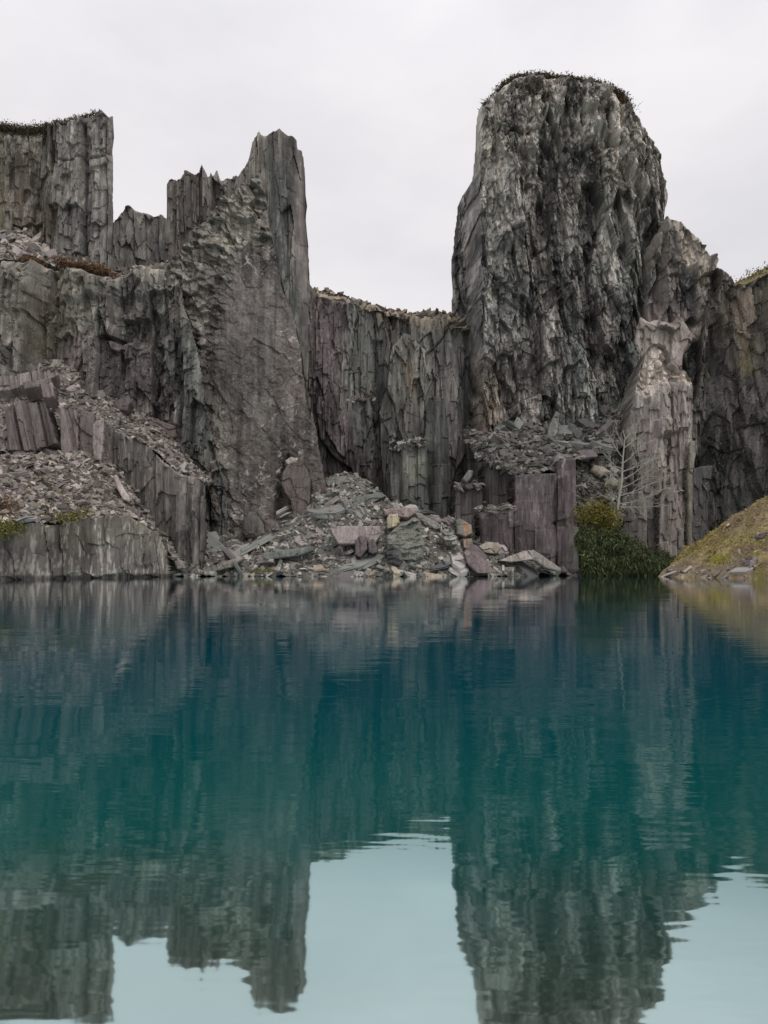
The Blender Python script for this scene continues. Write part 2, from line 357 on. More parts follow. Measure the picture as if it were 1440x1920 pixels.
def chips(name, spots, size, cols, label, cat='rubble', tilt=.5, up=.35, flat=.28, seed=1, m=None):
    """one mass of small slate chips lying on the given (points, normals)"""
    p, n = spots; k = len(p)
    nn = n * (1 - up) + np.array([0, 0, 1.0]) * up + rng.normal(0, tilt, (k, 3)); nn /= np.linalg.norm(nn, axis=1)[:, None]
    A, B, Cc = rotbasis(nn, rng.random(k) * 6.283)
    s = size * np.exp(np.clip(rng.normal(0, .55, k), -1.2, .95)); l = s * (1 + rng.random(k) * 1.2); t = s * flat * (.4 + rng.random(k))
    base = np.array([[-1, -.8], [.9, -1], [1.1, .7], [-.7, 1.0]]) * .5
    V = np.zeros((k, 8, 3))
    for j in range(8):
        b2 = base[j % 4] + rng.normal(0, .14, (k, 2)); zz = (t if j >= 4 else -t * .6)
        if j >= 4: b2 *= .86
        V[:, j] = p + A * (b2[:, :1] * l[:, None]) + B * (b2[:, 1:] * s[:, None]) + Cc * (zz + rng.normal(0, .12, k) * t)[:, None]
    o8 = (np.arange(k) * 8)[:, None]
    Fq = np.concatenate([o8 + np.array(f) for f in ([4, 5, 6, 7], [3, 2, 1, 0], [0, 1, 5, 4], [1, 2, 6, 5], [2, 3, 7, 6], [3, 0, 4, 7])])
    ci = rng.integers(0, len(cols), k); c = np.array(cols)[ci] * (.35 + 1.25 * rng.random((k, 1)) ** 1.3) * np.array([1.03, 1.0, .94])
    o = mesh_obj(name, V.reshape(-1, 3), [Fq], M[m or 'fresh'], np.repeat(c, 8, 0))
    return tag(o, label, cat, None, 'stuff')
# ================================================================== WATER + GROUND
def water(t, b, o):
    lk = t.links
    g = node(t, 'ShaderNodeNewGeometry'); tcn = node(t, 'ShaderNodeTexCoord')
    m1 = node(t, 'ShaderNodeMapping'); m1.inputs['Scale'].default_value = (.62, 1.7, 1); m1.inputs['Rotation'].default_value = (0, 0, .12)
    lk.new(tcn.outputs['Object'], m1.inputs['Vector'])
    na = node(t, 'ShaderNodeTexNoise', Scale=2.7, Detail=3.0, Roughness=.5); nb = node(t, 'ShaderNodeTexNoise', Scale=.5, Detail=2.0)
    nw = node(t, 'ShaderNodeTexNoise', Scale=.16, Detail=2.0)
    for n in (na, nb, nw): lk.new(m1.outputs[0], n.inputs['Vector'])
    wr = node(t, 'ShaderNodeMapRange'); wr.inputs['From Min'].default_value = .35; wr.inputs['From Max'].default_value = .65; wr.inputs['To Min'].default_value = .2; wr.inputs['To Max'].default_value = 1.6
    lk.new(nw.outputs['Fac'], wr.inputs['Value'])
    mu = node(t, 'ShaderNodeMath', operation='MULTIPLY'); lk.new(na.outputs['Fac'], mu.inputs[0]); lk.new(wr.outputs[0], mu.inputs[1])
    ad = node(t, 'ShaderNodeMath', operation='MULTIPLY_ADD'); lk.new(nb.outputs['Fac'], ad.inputs[0]); ad.inputs[1].default_value = 2.2; lk.new(mu.outputs[0], ad.inputs[2])
    bp = node(t, 'ShaderNodeBump', Strength=1.0, Distance=WAVE)
    sy = node(t, 'ShaderNodeSeparateXYZ'); lk.new(g.outputs['Position'], sy.inputs[0]); lee = node(t, 'ShaderNodeMapRange')   # calmer in the lee of the cliffs
    lee.inputs['From Min'].default_value = 4; lee.inputs['From Max'].default_value = 34; lee.inputs['To Min'].default_value = 1; lee.inputs['To Max'].default_value = .4; lk.new(sy.outputs['Y'], lee.inputs['Value'])
    hm = node(t, 'ShaderNodeMath', operation='MULTIPLY'); lk.new(ad.outputs[0], hm.inputs[0]); lk.new(lee.outputs[0], hm.inputs[1]); lk.new(hm.outputs[0], bp.inputs['Height'])
    # body colour: deep teal, greener and then stony in the shallows by the near bank
    sp = node(t, 'ShaderNodeSeparateXYZ'); lk.new(g.outputs['Position'], sp.inputs[0])
    nd1 = node(t, 'ShaderNodeTexNoise', Scale=.35, Detail=5.0, Roughness=.6); lk.new(tcn.outputs['Object'], nd1.inputs['Vector'])
    dy = node(t, 'ShaderNodeMath', operation='MULTIPLY_ADD'); lk.new(nd1.outputs['Fac'], dy.inputs[0]); dy.inputs[1].default_value = 2.0; lk.new(sp.outputs['Y'], dy.inputs[2])
    dr = node(t, 'ShaderNodeMapRange'); dr.inputs['From Min'].default_value = 2.3; dr.inputs['From Max'].default_value = 9.5; lk.new(dy.outputs[0], dr.inputs['Value'])
    cr = node(t, 'ShaderNodeValToRGB'); e = cr.color_ramp.elements
    e[0].position = 0; e[0].color = (.050, .064, .046, 1); e[1].position = 1; e[1].color = (.0, .040, .056, 1)
    x = e.new(.14); x.color = (.003, .072, .066, 1); x = e.new(.36); x.color = (.0, .052, .058, 1); x = e.new(.6); x.color = (.0, .042, .056, 1)
    lk.new(dr.outputs[0], cr.inputs['Fac'])
    df = node(t, 'ShaderNodeBsdfDiffuse'); lk.new(cr.outputs[0], df.inputs['Color'])
    gl = node(t, 'ShaderNodeBsdfGlossy', Roughness=.036); lk.new(bp.outputs[0], gl.inputs['Normal'])
    lw = node(t, 'ShaderNodeLayerWeight', Blend=.5)     # Facing = 1 - cos
    tn = node(t, 'ShaderNodeValToRGB'); tn.color_ramp.elements[0].position = .74; tn.color_ramp.elements[0].color = (.74, .965, .975, 1); tn.color_ramp.elements[1].position = .93; tn.color_ramp.elements[1].color = (.97, .975, .98, 1)
    lk.new(lw.outputs['Facing'], tn.inputs['Fac']); lk.new(tn.outputs[0], gl.inputs['Color'])
    rr = node(t, 'ShaderNodeValToRGB'); q = rr.color_ramp.elements
    q[0].position = .40; q[0].color = (.64,) * 3 + (1,); q[1].position = .965; q[1].color = (.95,) * 3 + (1,)
    for pos, v in ((.60, .57), (.70, .29), (.80, .24), (.88, .33), (.93, .62)):
        y = q.new(pos); y.color = (v, v, v, 1)
    lk.new(lw.outputs['Facing'], rr.inputs['Fac'])
    mx = node(t, 'ShaderNodeMixShader'); lk.new(rr.outputs[0], mx.inputs[0]); lk.new(df.outputs[0], mx.inputs[1]); lk.new(gl.outputs[0], mx.inputs[2])
    lk.new(mx.outputs[0], o.inputs[0])
WAVE = .0036
M['water'] = mat('lake_water', water)
tag(mesh_obj('water', [(-140, .7, 0), (140, .7, 0), (140, 92, 0), (-140, 92, 0)], [np.array([[0, 1, 2, 3]])], M['water']), 'still teal quarry lake mirroring the cliffs', None, None, 'structure')
gx, gy = np.meshgrid(np.linspace(-400, 400, 161), np.linspace(-200, 600, 161)); ax, ay = gx.ravel(), gy.ravel()
gz = -5 + 5.6 * sstep(4, -1, ay) + 20 * sstep(92, 120, ay) + 16 * sstep(75, 110, np.abs(ax)) * sstep(2, 30, ay) + 1.5 * fbm(ax * .05, ay * .05, 3) * sstep(95, 130, ay)
gi = np.arange(161 * 161).reshape(161, 161)
gc = np.tile(np.array([.15, .14, .12]), (len(ax), 1)) * (1 + .4 * fbm(ax * .2, ay * .2, 8))[:, None]
tag(mesh_obj('ground', np.stack([ax, ay, gz], 1), [np.stack([gi[:-1, :-1].ravel(), gi[:-1, 1:].ravel(), gi[1:, 1:].ravel(), gi[1:, :-1].ravel()], 1)], M['scree'], gc), 'slate waste ground of the quarry floor', None, None, 'structure')

# ================================================================== ROCK MASSES
B = 1120
# the great tower on the right
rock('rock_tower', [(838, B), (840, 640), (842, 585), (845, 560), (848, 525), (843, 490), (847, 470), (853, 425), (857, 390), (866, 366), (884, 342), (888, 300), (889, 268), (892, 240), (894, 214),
     (905, 198), (924, 176), (944, 156), (964, 142), (990, 139), (1040, 143), (1076, 146), (1112, 151), (1140, 160), (1160, 172), (1168, 190), (1190, 195), (1202, 216), (1212, 242), (1226, 264),
     (1238, 286), (1241, 320), (1249, 346), (1255, 376), (1248, 392), (1246, 415), (1250, 450), (1262, 700), (1270, B)], 78,
     'tallest rock tower, broad and round-topped, with brown heather on its crown', 'rock tower', T=14, h=.07, R=1.3, jag=.4, colseg=1.1, taper=.8,
     layers=[('shard', 5, 15, 1.1, .8, .1, .05), ('shard', 2.0, 7, .85, 1.0, .4, .08), ('shard', .9, 3.4, .55, 1.0, .55, .07), ('brick', 1.1, 2.8, .22, .8, .4, .06), ('shard', .42, 1.5, .28, 1.0, .5, .05), ('shard', .2, .7, .10, .9, .4, .03), ('noise', .3, .9, .05)],
     zones=[([(838, 100), (1260, 100), (1260, 330), (1100, 380), (980, 330), (838, 360)], [('shard', 1.3, 2.4, .5, 1.0, .3, .2), ('shard', .5, .9, .26, 1.0, .3, -.15)], 2.0)],
     facet=[(838, -8), (868, -6.5), (900, .4), (980, 1.2), (1080, .8), (1180, 1.0), (1205, -.6), (1255, -3.5)],
     insets=[([(1112, 258), (1130, 245), (1150, 262), (1140, 290), (1118, 285)], -2.0, .5), ([(1165, 310), (1190, 330), (1215, 385), (1200, 390), (1170, 345)], -1.3, .5), ([(1010, 390), (1030, 340), (1040, 350), (1025, 460), (1000, 480)], -1.0, .4),
             ([(1190, 400), (1215, 400), (1230, 640), (1205, 640)], -1.8, .8), ([(935, 450), (960, 420), (985, 440), (960, 470), (930, 475)], .8, .5), ([(905, 640), (960, 620), (1000, 660), (985, 700), (905, 690)], .7, .4)],
     cols=((.138, .140, .134), (.105, .115, .108), (.155, .142, .136)), weather=(190, 640, (.37, .35, .325), .92), lichen=.34, streak=.4, tonal=.8, seed=3, stain=.45, gain=1.14,
     paint=[([(838, 360), (885, 345), (902, 430), (898, 640), (838, 640)], (.075, .075, .08), .75, 1.2), ([(1110, 290), (1160, 280), (1165, 390), (1120, 390)], (.27, .265, .225), .6, 1.5), ([(890, 330), (930, 230), (960, 250), (920, 330)], (.25, .24, .20), .5, 1.2),  # first patch: shade of the left-facing flank put into the colour
            ([(975, 165), (1030, 160), (1025, 200), (985, 195)], BROWN, .7, .7), ([(885, 760), (905, 690), (940, 690), (930, 810), (885, 810)], (.20, .145, .10), .5, .8), ([(1185, 560), (1260, 560), (1270, 800), (1160, 800)], (.085, .09, .095), .6, 1.5), ([(1184, 606), (1206, 588), (1245, 594), (1275, 590), (1275, 670), (1215, 655), (1192, 645)], (.42, .375, .35), .9, .5)])
# shoulder on its right
rock('rock_shoulder', [(1195, B), (1198, 520), (1205, 470), (1225, 430), (1240, 410), (1255, 410), (1275, 420), (1300, 440), (1318, 462), (1332, 478), (1345, 498), (1358, 512), (1368, 535), (1375, 640), (1380, B)], 78.5,
     'lower rock shoulder against the right flank of the tallest tower', 'rock shoulder', T=12, h=.1, R=.5, jag=.45,
     layers=[('shard', 4, 10, 1.3, .7, .4, -.12), ('shard', 1.3, 4.0, .6, .8, .4, -.1), ('shard', .6, 1.8, .35, .7, .4, 0), ('shard', .3, .8, .16, .6, .3, 0), ('ridge', 1.8, 1.6, .15)],
     facet=[(1195, -2), (1225, -1), (1245, .6), (1300, .5), (1380, .3)], insets=[([(1275, 510), (1300, 500), (1310, 600), (1275, 640)], -1.0, .3), ([(1285, 640), (1330, 640), (1330, 800), (1285, 800)], -1.2, .4)],
     cols=((.17, .155, .145), (.125, .13, .122), (.19, .17, .165)), weather=(415, 560, (.36, .33, .29), .8), lichen=.2, seed=9, gain=1.3,
     paint=[([(1250, 420), (1290, 440), (1340, 500), (1320, 540), (1270, 500)], (.38, .34, .29), .6, 1.0), ([(1278, 515), (1300, 505), (1305, 600), (1265, 620)], (.085, .083, .09), .9, .3), ([(1200, 560), (1250, 590), (1330, 620), (1320, 650), (1220, 640)], (.40, .35, .33), .9, .5), ([(1186, 606), (1206, 588), (1245, 596), (1280, 584), (1300, 610), (1270, 660), (1215, 650), (1196, 640)], (.40, .35, .33), .8, .4), ([(1280, 640), (1335, 640), (1325, 800), (1280, 800)], (.095, .11, .105), .9, .3)])
# the dark cliff at the right edge
rock('cliff_wall', [(1270, B), (1280, 800), (1310, 690), (1325, 560), (1350, 522), (1385, 529), (1400, 528), (1440, 506), (1600, 440), (1900, 400), (1900, B)], [(1290, 77), (1370, 75), (1440, 73), (1600, 69), (1900, 64)],
     'dark streaked cliff closing the lake at the right edge, brown scree gully on top', 'cliff', T=12, h=.075, R=.4, jag=.4,
     layers=[('shard', 2.2, 9, 1.0, .5, .2, .08), ('shard', 1.0, 4, .55, .6, .3, .06), ('shard', .45, 1.7, .28, .7, .3, .05), ('noise', .5, .9, .1)],
     cols=((.125, .125, .122), (.10, .105, .105), (.17, .158, .145)), weather=(500, 640, (.24, .225, .195), .85), lichen=.3, streak=.2, stain=.6, seed=15, tonal=.7,
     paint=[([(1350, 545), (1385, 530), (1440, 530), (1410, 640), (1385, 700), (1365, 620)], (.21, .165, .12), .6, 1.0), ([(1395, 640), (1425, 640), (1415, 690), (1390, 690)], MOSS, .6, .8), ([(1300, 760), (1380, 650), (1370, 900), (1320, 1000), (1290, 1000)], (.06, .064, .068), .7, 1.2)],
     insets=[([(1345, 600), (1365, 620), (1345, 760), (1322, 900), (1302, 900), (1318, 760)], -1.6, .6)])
# saddle wall in the middle
rock('cliff_wall', [(555, B), (560, 545), (568, 533), (583, 533), (592, 546), (602, 551), (622, 556), (650, 564), (664, 569), (672, 560), (685, 560), (692, 573), (720, 583), (750, 588), (790, 594), (830, 592), (868, 600), (905, 610), (905, B)], 80,
     'sheer grey-green cliff filling the low saddle between pinnacle and tower', 'cliff', T=9, h=.105, R=.7, jag=.35, colseg=.7,
     layers=[('shard', 3.4, 14, 1.1, .7, .2, .02), ('shard', 1.6, 7, .55, .8, .3, .03), ('brick', .9, 4.5, .25, .6, .2, 0), ('shard', .5, 2.4, .2, .7, .3, .02), ('noise', .4, 1.6, .08)],
     cols=((.135, .138, .130), (.108, .120, .112), (.17, .165, .155)), lichen=.15, streak=.3, seed=21, tonal=.6, m='fresh', facet=[(555, .8), (640, .4), (700, -.4), (780, .6), (860, 0), (905, -1.5)],
     insets=[([(700, 640), (715, 640), (712, 800), (700, 800)], -.5, .15), ([(600, 750), (700, 748), (705, B), (600, B)], 1.0, .12), ([(555, 620), (610, 600), (640, 720), (640, B), (555, B)], .6, .3)],
     paint=[([(560, 540), (650, 570), (640, 700), (660, 800), (700, 900), (600, 1000), (560, 800)], (.115, .088, .095), .85, 1.2), ([(757, 690), (775, 690), (778, 740), (762, 745)], (.33, .19, .10), .8, .3), ([(735, 640), (800, 640), (810, 760), (770, 820), (730, 760)], (.205, .195, .175), .6, .8),
            ([(700, 585), (830, 595), (868, 605), (868, 622), (790, 618), (700, 600)], (.24, .205, .165), .8, .4), ([(815, 680), (870, 640), (870, 1000), (830, 1000)], (.11, .10, .10), .6, 1.0)])
# left block tower
rock('rock_tower', [(-140, 560), (-140, 233), (0, 234), (30, 238), (60, 240), (94, 236), (102, 231), (130, 226), (165, 220), (179, 213), (186, 203), (191, 206), (199, 215), (206, 223), (220, 221), (222, 260), (223.5, 320), (222, 430), (228, 560)], 79,
     'flat-topped slate tower at the left edge, heather hanging off its recessed left half', 'rock tower', T=4, h=.10, R=.35, jag=.15, colseg=.8, taper=.82, bottom=29.5,
     layers=[('brick', 2.1, 9, .75, .5, .25, .0), ('brick', .75, 3.0, .34, .5, .3, .0), ('shard', .5, 1.7, .16, .5, .4, 0), ('noise', .5, 1.2, .1)],
     facet=[(-140, 0), (0, -2.2), (90, -2.6), (98, .5), (150, 1.0), (212, .6), (224, -.8)],
     cols=((.21, .198, .186), (.175, .168, .16), (.23, .215, .205)), lichen=.45, streak=.6, stain=.3, seed=27, tonal=.55,
     insets=[([(155, 235), (163, 235), (168, 330), (166, 500), (158, 500), (153, 330)], -.9, .15), ([(97, 305), (222, 305), (222, 312), (97, 307)], -.35, .1), ([(60, 330), (80, 330), (80, 400), (62, 395)], -.7, .1), ([(172, 320), (180, 320), (200, 315), (222, 320), (222, 310), (175, 305)], .4, .1), ([(20, 400), (60, 380), (70, 450), (20, 460)], .4, .15)],
     paint=[([(-140, 250), (30, 250), (97, 236), (97, 500), (-140, 500)], (.135, .115, .095), .9, .5), ([(-140, 240), (8, 245), (10, 430), (-140, 440)], (.17, .15, .10), .8, .4), ([(215, 280), (224, 280), (224, 330), (216, 320)], (.26, .15, .13), .8, .1), ([(157, 320), (172, 330), (175, 520), (158, 520)], (.10, .105, .108), .7, .4)])
rock('rock_stub', [(165, 560), (180, 470), (196, 428), (218, 408), (228, 396), (234, 384), (245, 385), (254, 394), (275, 399), (290, 405), (304, 403), (325, 412), (350, 440), (355, 560)], 85,
     'short broken stub of rock in the gap beside the flat-topped tower', 'rock stub', T=7, h=.1, R=.3, jag=.2, bottom=30,
     layers=[('brick', 1.6, 6, .6, .5, .3, 0), ('shard', .7, 2, .3, .5, .4, 0), ('noise', .5, 1, .1)], cols=((.24, .228, .215), (.21, .20, .195), (.19, .185, .18)), lichen=.4, seed=31, gain=1.15, stain=.25)
rock('rock_ridge', [(300, 570), (309, 420), (311, 345), (317, 336), (337, 335), (341, 324), (352, 323), (365, 328), (370, 322), (374, 311), (377, 306), (382, 312), (388, 322), (391, 332), (396, 319), (400, 328), (404, 318), (408, 311), (412, 328), (416, 338), (425, 333), (434, 335), (441, 322), (452, 332), (480, 300), (520, 300), (520, 570)], 81,
     'jagged comb of thin upright slate blades left of the pointed pinnacle', 'rock ridge', T=5, h=.085, R=.3, jag=.22, colseg=.55, bottom=30,
     layers=[('brick', 1.25, 12, .9, .8, .1, .02), ('brick', .5, 5, .35, .6, .2, .02), ('shard', .35, 1.2, .12, .5, .3, 0)], cols=((.165, .148, .14), (.145, .132, .126), (.20, .18, .165)), lichen=.22, seed=35, m='fresh')
# pinnacle
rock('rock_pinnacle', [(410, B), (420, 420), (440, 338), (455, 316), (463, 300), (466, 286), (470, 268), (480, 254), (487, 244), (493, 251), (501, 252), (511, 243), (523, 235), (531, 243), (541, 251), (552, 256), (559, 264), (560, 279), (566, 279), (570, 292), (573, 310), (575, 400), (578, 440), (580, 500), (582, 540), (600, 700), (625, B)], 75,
     'pointed slate pinnacle, a slim upright column above the purple cliff', 'rock pinnacle', T=6, h=.09, R=.55, jag=.2, colseg=.6, taper=.85,
     layers=[('brick', 1.5, 16, .55, .6, .1, .02), ('shard', .8, 5, .3, .6, .3, .02), ('brick', .4, 3, .16, .6, .2, 0), ('noise', .4, 1.4, .08)],
     facet=[(410, -4), (470, -.8), (503, 1.0), (520, .4), (548, -.1), (562, -1.2), (580, -3.5), (625, -3.5)],
     cols=((.145, .14, .135), (.118, .125, .12), (.175, .16, .155)), weather=(240, 330, (.27, .245, .22), .8), lichen=.28, streak=.3, seed=39, m='fresh',
     paint=[([(495, 300), (520, 290), (545, 420), (560, 560), (580, 680), (540, 600), (510, 460)], (.098, .108, .104), .8, .6), ([(553, 280), (575, 290), (585, 540), (570, 540), (550, 420)], (.24, .205, .20), .8, .3), ([(460, 250), (500, 255), (500, 360), (440, 340)], (.30, .28, .24), .7, .5)])  # second patch: pinkish right edge, with its lit side painted lighter
# purple cleavage face
rock('cleavage_cliff', [(390, B), (390, 940), (370, 880), (360, 830), (350, 760), (343, 700), (330, 640), (318, 600), (312, 560), (306, 520), (314, 500), (343, 465), (378, 420), (404, 390), (438, 362), (468, 342), (492, 326), (500, 362), (506, 400), (513, 440), (521, 500), (531, 540), (546, 575), (560, 618), (569, 650), (576, 700), (581, 745), (591, 790), (599, 830), (609, 880), (622, 930), (630, B)], 68,
     'large smooth purple-brown cleavage face, crusted with lichen at its upper left', 'cliff', T=6, h=.085, R=.3, jag=.4, lean=.115, taper=.93, colseg=.6,
     zones=[([(300, 540), (314, 490), (343, 460), (404, 385), (470, 335), (500, 325), (515, 470), (500, 490), (470, 440), (440, 480), (420, 560), (400, 640), (370, 700), (330, 600)], [('shard', 1.5, 1.5, .5, .7, .4, .5), ('shard', .6, .55, .32, .6, .4, .4), ('ridge', .9, .7, .14)], .7), ([(340, 600), (390, 660), (410, 800), (450, 1000), (380, 1000), (340, 700)], [('shard', 1.1, 2.4, .4, .6, .4, .3), ('shard', .5, .9, .2, .6, .4, .2)], .8)],
     layers=[('noise', 6, 8, .6), ('shard', 3.2, 4.2, .12, .6, .2, .5), ('noise', 1.6, 2.0, .26), ('shard', .9, 1.2, .06, .6, .3, .5), ('ridge', 1.0, 1.0, .08), ('noise', .35, .4, .08)],
     cols=((.11, .095, .088), (.09, .079, .074), (.14, .125, .115)), lichen=.16, seed=44, vein=.8, m='face', tonal=.5, cscale=(.2, .2),
     insets=[([(520, 900), (545, 860), (560, 940), (540, 1000), (520, 990)], -1.0, .4), ([(314, 500), (343, 465), (404, 390), (468, 342), (440, 420), (380, 520), (360, 600), (335, 560)], .35, .3)],
     paint=[([(312, 520), (314, 490), (343, 462), (404, 388), (470, 338), (492, 326), (508, 400), (516, 470), (500, 480), (470, 440), (445, 470), (425, 530), (405, 600), (385, 660), (365, 640), (345, 600)], (.29, .272, .243), .85, 1.0),
            ([(420, 400), (470, 400), (470, 440), (430, 480), (410, 460)], (.34, .318, .27), .6, .6), ([(395, 520), (460, 500), (540, 560), (560, 640), (500, 640), (430, 640)], (.17, .15, .145), .6, 1.4), ([(520, 620), (580, 700), (600, 860), (560, 860), (540, 740)], (.165, .135, .125), .5, 1.0), ([(385, 700), (420, 760), (425, 900), (440, 1000), (415, 940), (392, 800)], (.20, .185, .165), .6, .6)])
# left middle wall
rock('cliff_wall', [(-140, B), (-140, 490), (0, 492), (30, 487), (62, 483), (100, 500), (140, 498), (180, 512), (212, 520), (230, 508), (262, 500), (300, 500), (335, 510), (348, 560), (372, 640), (388, 720), (394, 770), (404, 830), (420, 890), (432, 940), (440, B)], [(-140, 72), (280, 71.5), (350, 70.2), (400, 68.6), (440, 67.6)],
     'broken cliff below the flat-topped tower, pale lichen above and dark purple columns beneath', 'cliff', T=8, h=.105, R=.8, jag=.4, colseg=.8,
     layers=[('brick', 2.6, 8, 1.1, .6, .3, .03), ('shard', 1.2, 4, .6, .6, .5, .04), ('brick', .55, 2.2, .3, .5, .3, 0), ('shard', .5, 1.1, .16, .5, .4, 0), ('ridge', 2.2, 2.2, .22)],
     cols=((.155, .145, .138), (.122, .128, .118), (.15, .125, .125)), weather=(500, 690, (.31, .29, .25), .9), lichen=.3, streak=.2, seed=50, tonal=.6,
     facet=[(-140, 1.0), (0, 1.5), (60, 1.2), (90, -.6), (140, .8), (215, .6), (240, -.6), (330, -.3), (360, .3), (440, 0)],
     insets=[([(-140, 520), (0, 530), (20, 500), (60, 520), (80, 640), (80, B), (-140, B)], 1.0, .4), ([(160, 640), (330, 640), (340, 800), (160, 800)], .6, .2), ([(330, 640), (345, 640), (350, 800), (340, 830)], -.7, .2), ([(195, 560), (270, 560), (330, 620), (300, 650), (200, 640)], -.6, .3), ([(130, 510), (190, 520), (190, 560), (120, 580)], .7, .3)],
     paint=[([(-140, 520), (0, 520), (45, 510), (80, 640), (60, 690), (-140, 700)], (.20, .19, .17), .8, .6), ([(160, 640), (260, 640), (330, 720), (330, 830), (160, 800)], (.122, .103, .104), .8, .6), ([(300, 640), (380, 640), (405, 800), (430, 1000), (370, 1000), (330, 760)], (.118, .128, .118), .85, .8), ([(210, 520), (300, 520), (330, 640), (200, 640)], (.118, .11, .108), .65, .8),
            ([(70, 560), (110, 520), (130, 600), (90, 680), (60, 640)], (.22, .19, .11), .6, .9), ([(120, 590), (150, 590), (150, 620), (120, 620)], (.13, .14, .05), .5, .6), ([(390, 870), (440, 900), (440, 1000), (390, 1000)], (.085, .092, .09), .8, .5)])
# terrace wall and lichen ledge
rock('terrace_wall', [(185, B), (190, 850), (195, 788), (214, 801), (236, 812), (255, 822), (280, 838), (300, 855), (318, 872), (335, 885), (360, 890), (386, 901), (390, 960), (391, 1020), (388, 1040), (380, B)], [(185, 65), (300, 62.8), (390, 60.8)],
     'purple terrace wall stepping down towards the rubble heap', 'rock wall', T=3, h=.08, R=.25, jag=.14, colseg=.9, taper=.86,
     layers=[('brick', 2.4, 12, .45, .5, .2, .0), ('brick', .9, 5, .22, .5, .2, 0), ('shard', .6, 2.4, .12, .5, .3, 0), ('noise', .5, 1.2, .07)],
     cols=((.145, .127, .123), (.122, .108, .105), (.18, .163, .153)), streak=.35, lichen=.2, seed=56, m='fresh', tonal=.4, facet=[(185, 0), (305, .3), (309, .8), (330, 1.0), (391, .4)],
     paint=[([(333, 950), (358, 935), (360, 1000), (335, 1010)], (.26, .235, .23), .8, .15), ([(250, 835), (300, 865), (310, 900), (250, 860)], (.20, .185, .175), .6, .4)])
rock('rock_ledge', [(-140, 1140), (-140, 1004), (0, 990), (40, 984), (60, 978), (100, 982), (125, 976), (150, 972), (200, 965), (242, 964), (262, 975), (282, 988), (302, 1000), (316, 1028), (321, 1060), (323, 1140)], [(-140, 40), (0, 44.5), (110, 49), (230, 54), (325, 58)],
     'low waterside ledge streaked with pale lichen at the left', 'rock ledge', T=6, h=.042, R=.25, jag=.2, colseg=.4, lean=.04, streak=.8, sf=3.6, m='fresh',
     layers=[('brick', .9, 6, .35, .6, .2, .04), ('shard', .4, 2.2, .2, .6, .3, .05), ('shard', .18, .9, .08, .5, .2, 0), ('noise', .2, 1.0, .06)],
     cols=((.16, .143, .135), (.125, .112, .10), (.19, .168, .15)), lichen=.12, seed=60, tonal=.45,
     paint=[([(-140, 1000), (0, 990), (240, 960), (320, 1010), (320, 1030), (200, 1000), (0, 1020)], (.22, .20, .16), .6, .5), ([(115, 985), (150, 975), (165, 1000), (140, 1060), (118, 1040)], (.115, .10, .085), .7, .5)],
     insets=[([(-140, 1094), (0, 1086), (110, 1082), (230, 1077), (325, 1075), (325, 1140), (-140, 1160)], -.35, .06), ([(112, 985), (124, 980), (128, 1100), (112, 1100)], -.5, .2), ([(255, 1060), (300, 1050), (300, 1100), (255, 1100)], -.3, .2)])
# purple block wall, stepped
rock('block_wall', [(900, B), (895, 1000), (893, 955), (962, 952), (963, 888), (1000, 886), (1041, 884), (1042, 859), (1082, 856), (1084, 900), (1083, 980), (1087, 985), (1090, B)], [(893, 66.5), (1000, 65.2), (1090, 64)],
     'sheer maroon block wall rising straight from the lake', 'rock wall', T=5, h=.07, R=.25, jag=.22, colseg=1.1, taper=.98,
     layers=[('brick', 3.0, 6, .30, .2, .1, 0), ('brick', 1.2, 3.0, .11, .3, .1, 0), ('brick', .5, 2.0, .035, .4, .15, 0), ('shard', .7, 2.4, .05, .5, .3, 0), ('noise', .4, 1.2, .06)],
     stain=.2, cols=((.128, .098, .105), (.106, .085, .09), (.146, .118, .123)), lichen=.08, streak=.18, vein=.4, seed=66, m='fresh', tonal=.45, facet=[(893, .8), (960, .7), (964, 0), (1040, .2), (1044, -.5), (1090, -.3)],
     insets=[([(1058, 985), (1090, 985), (1090, B), (1058, B)], .6, .1), ([(1036, 985), (1058, 978), (1058, 990), (1036, 992)], -.4, .1)],
     paint=[([(1060, 1000), (1090, 985), (1090, 1076), (1060, 1076)], (.30, .28, .27), .55, .3), ([(893, 950), (962, 950), (962, 965), (893, 965)], (.24, .22, .21), .7, .2), ([(965, 886), (1040, 884), (1040, 925), (965, 925)], (.19, .165, .165), .6, .3)])
rock('block_wall', [(848, B), (852, 950), (856, 912), (905, 908), (906, 866), (915, 858), (962, 857), (975, 860), (985, B)], 69.5,
     'darker stepped block set back beside the maroon wall, rubble on its steps', 'rock wall', T=5, h=.075, R=.25, jag=.25, colseg=.9, taper=.98,
     layers=[('brick', 2.4, 6, .3, .4, .1, 0), ('brick', 1.0, 2.6, .15, .4, .2, 0), ('noise', .4, 1.2, .06)], facet=[(848, 0), (903, .3), (908, -.7), (985, -.6)],
     cols=((.15, .135, .135), (.135, .128, .125), (.165, .148, .145)), lichen=.05, seed=70, m='fresh')
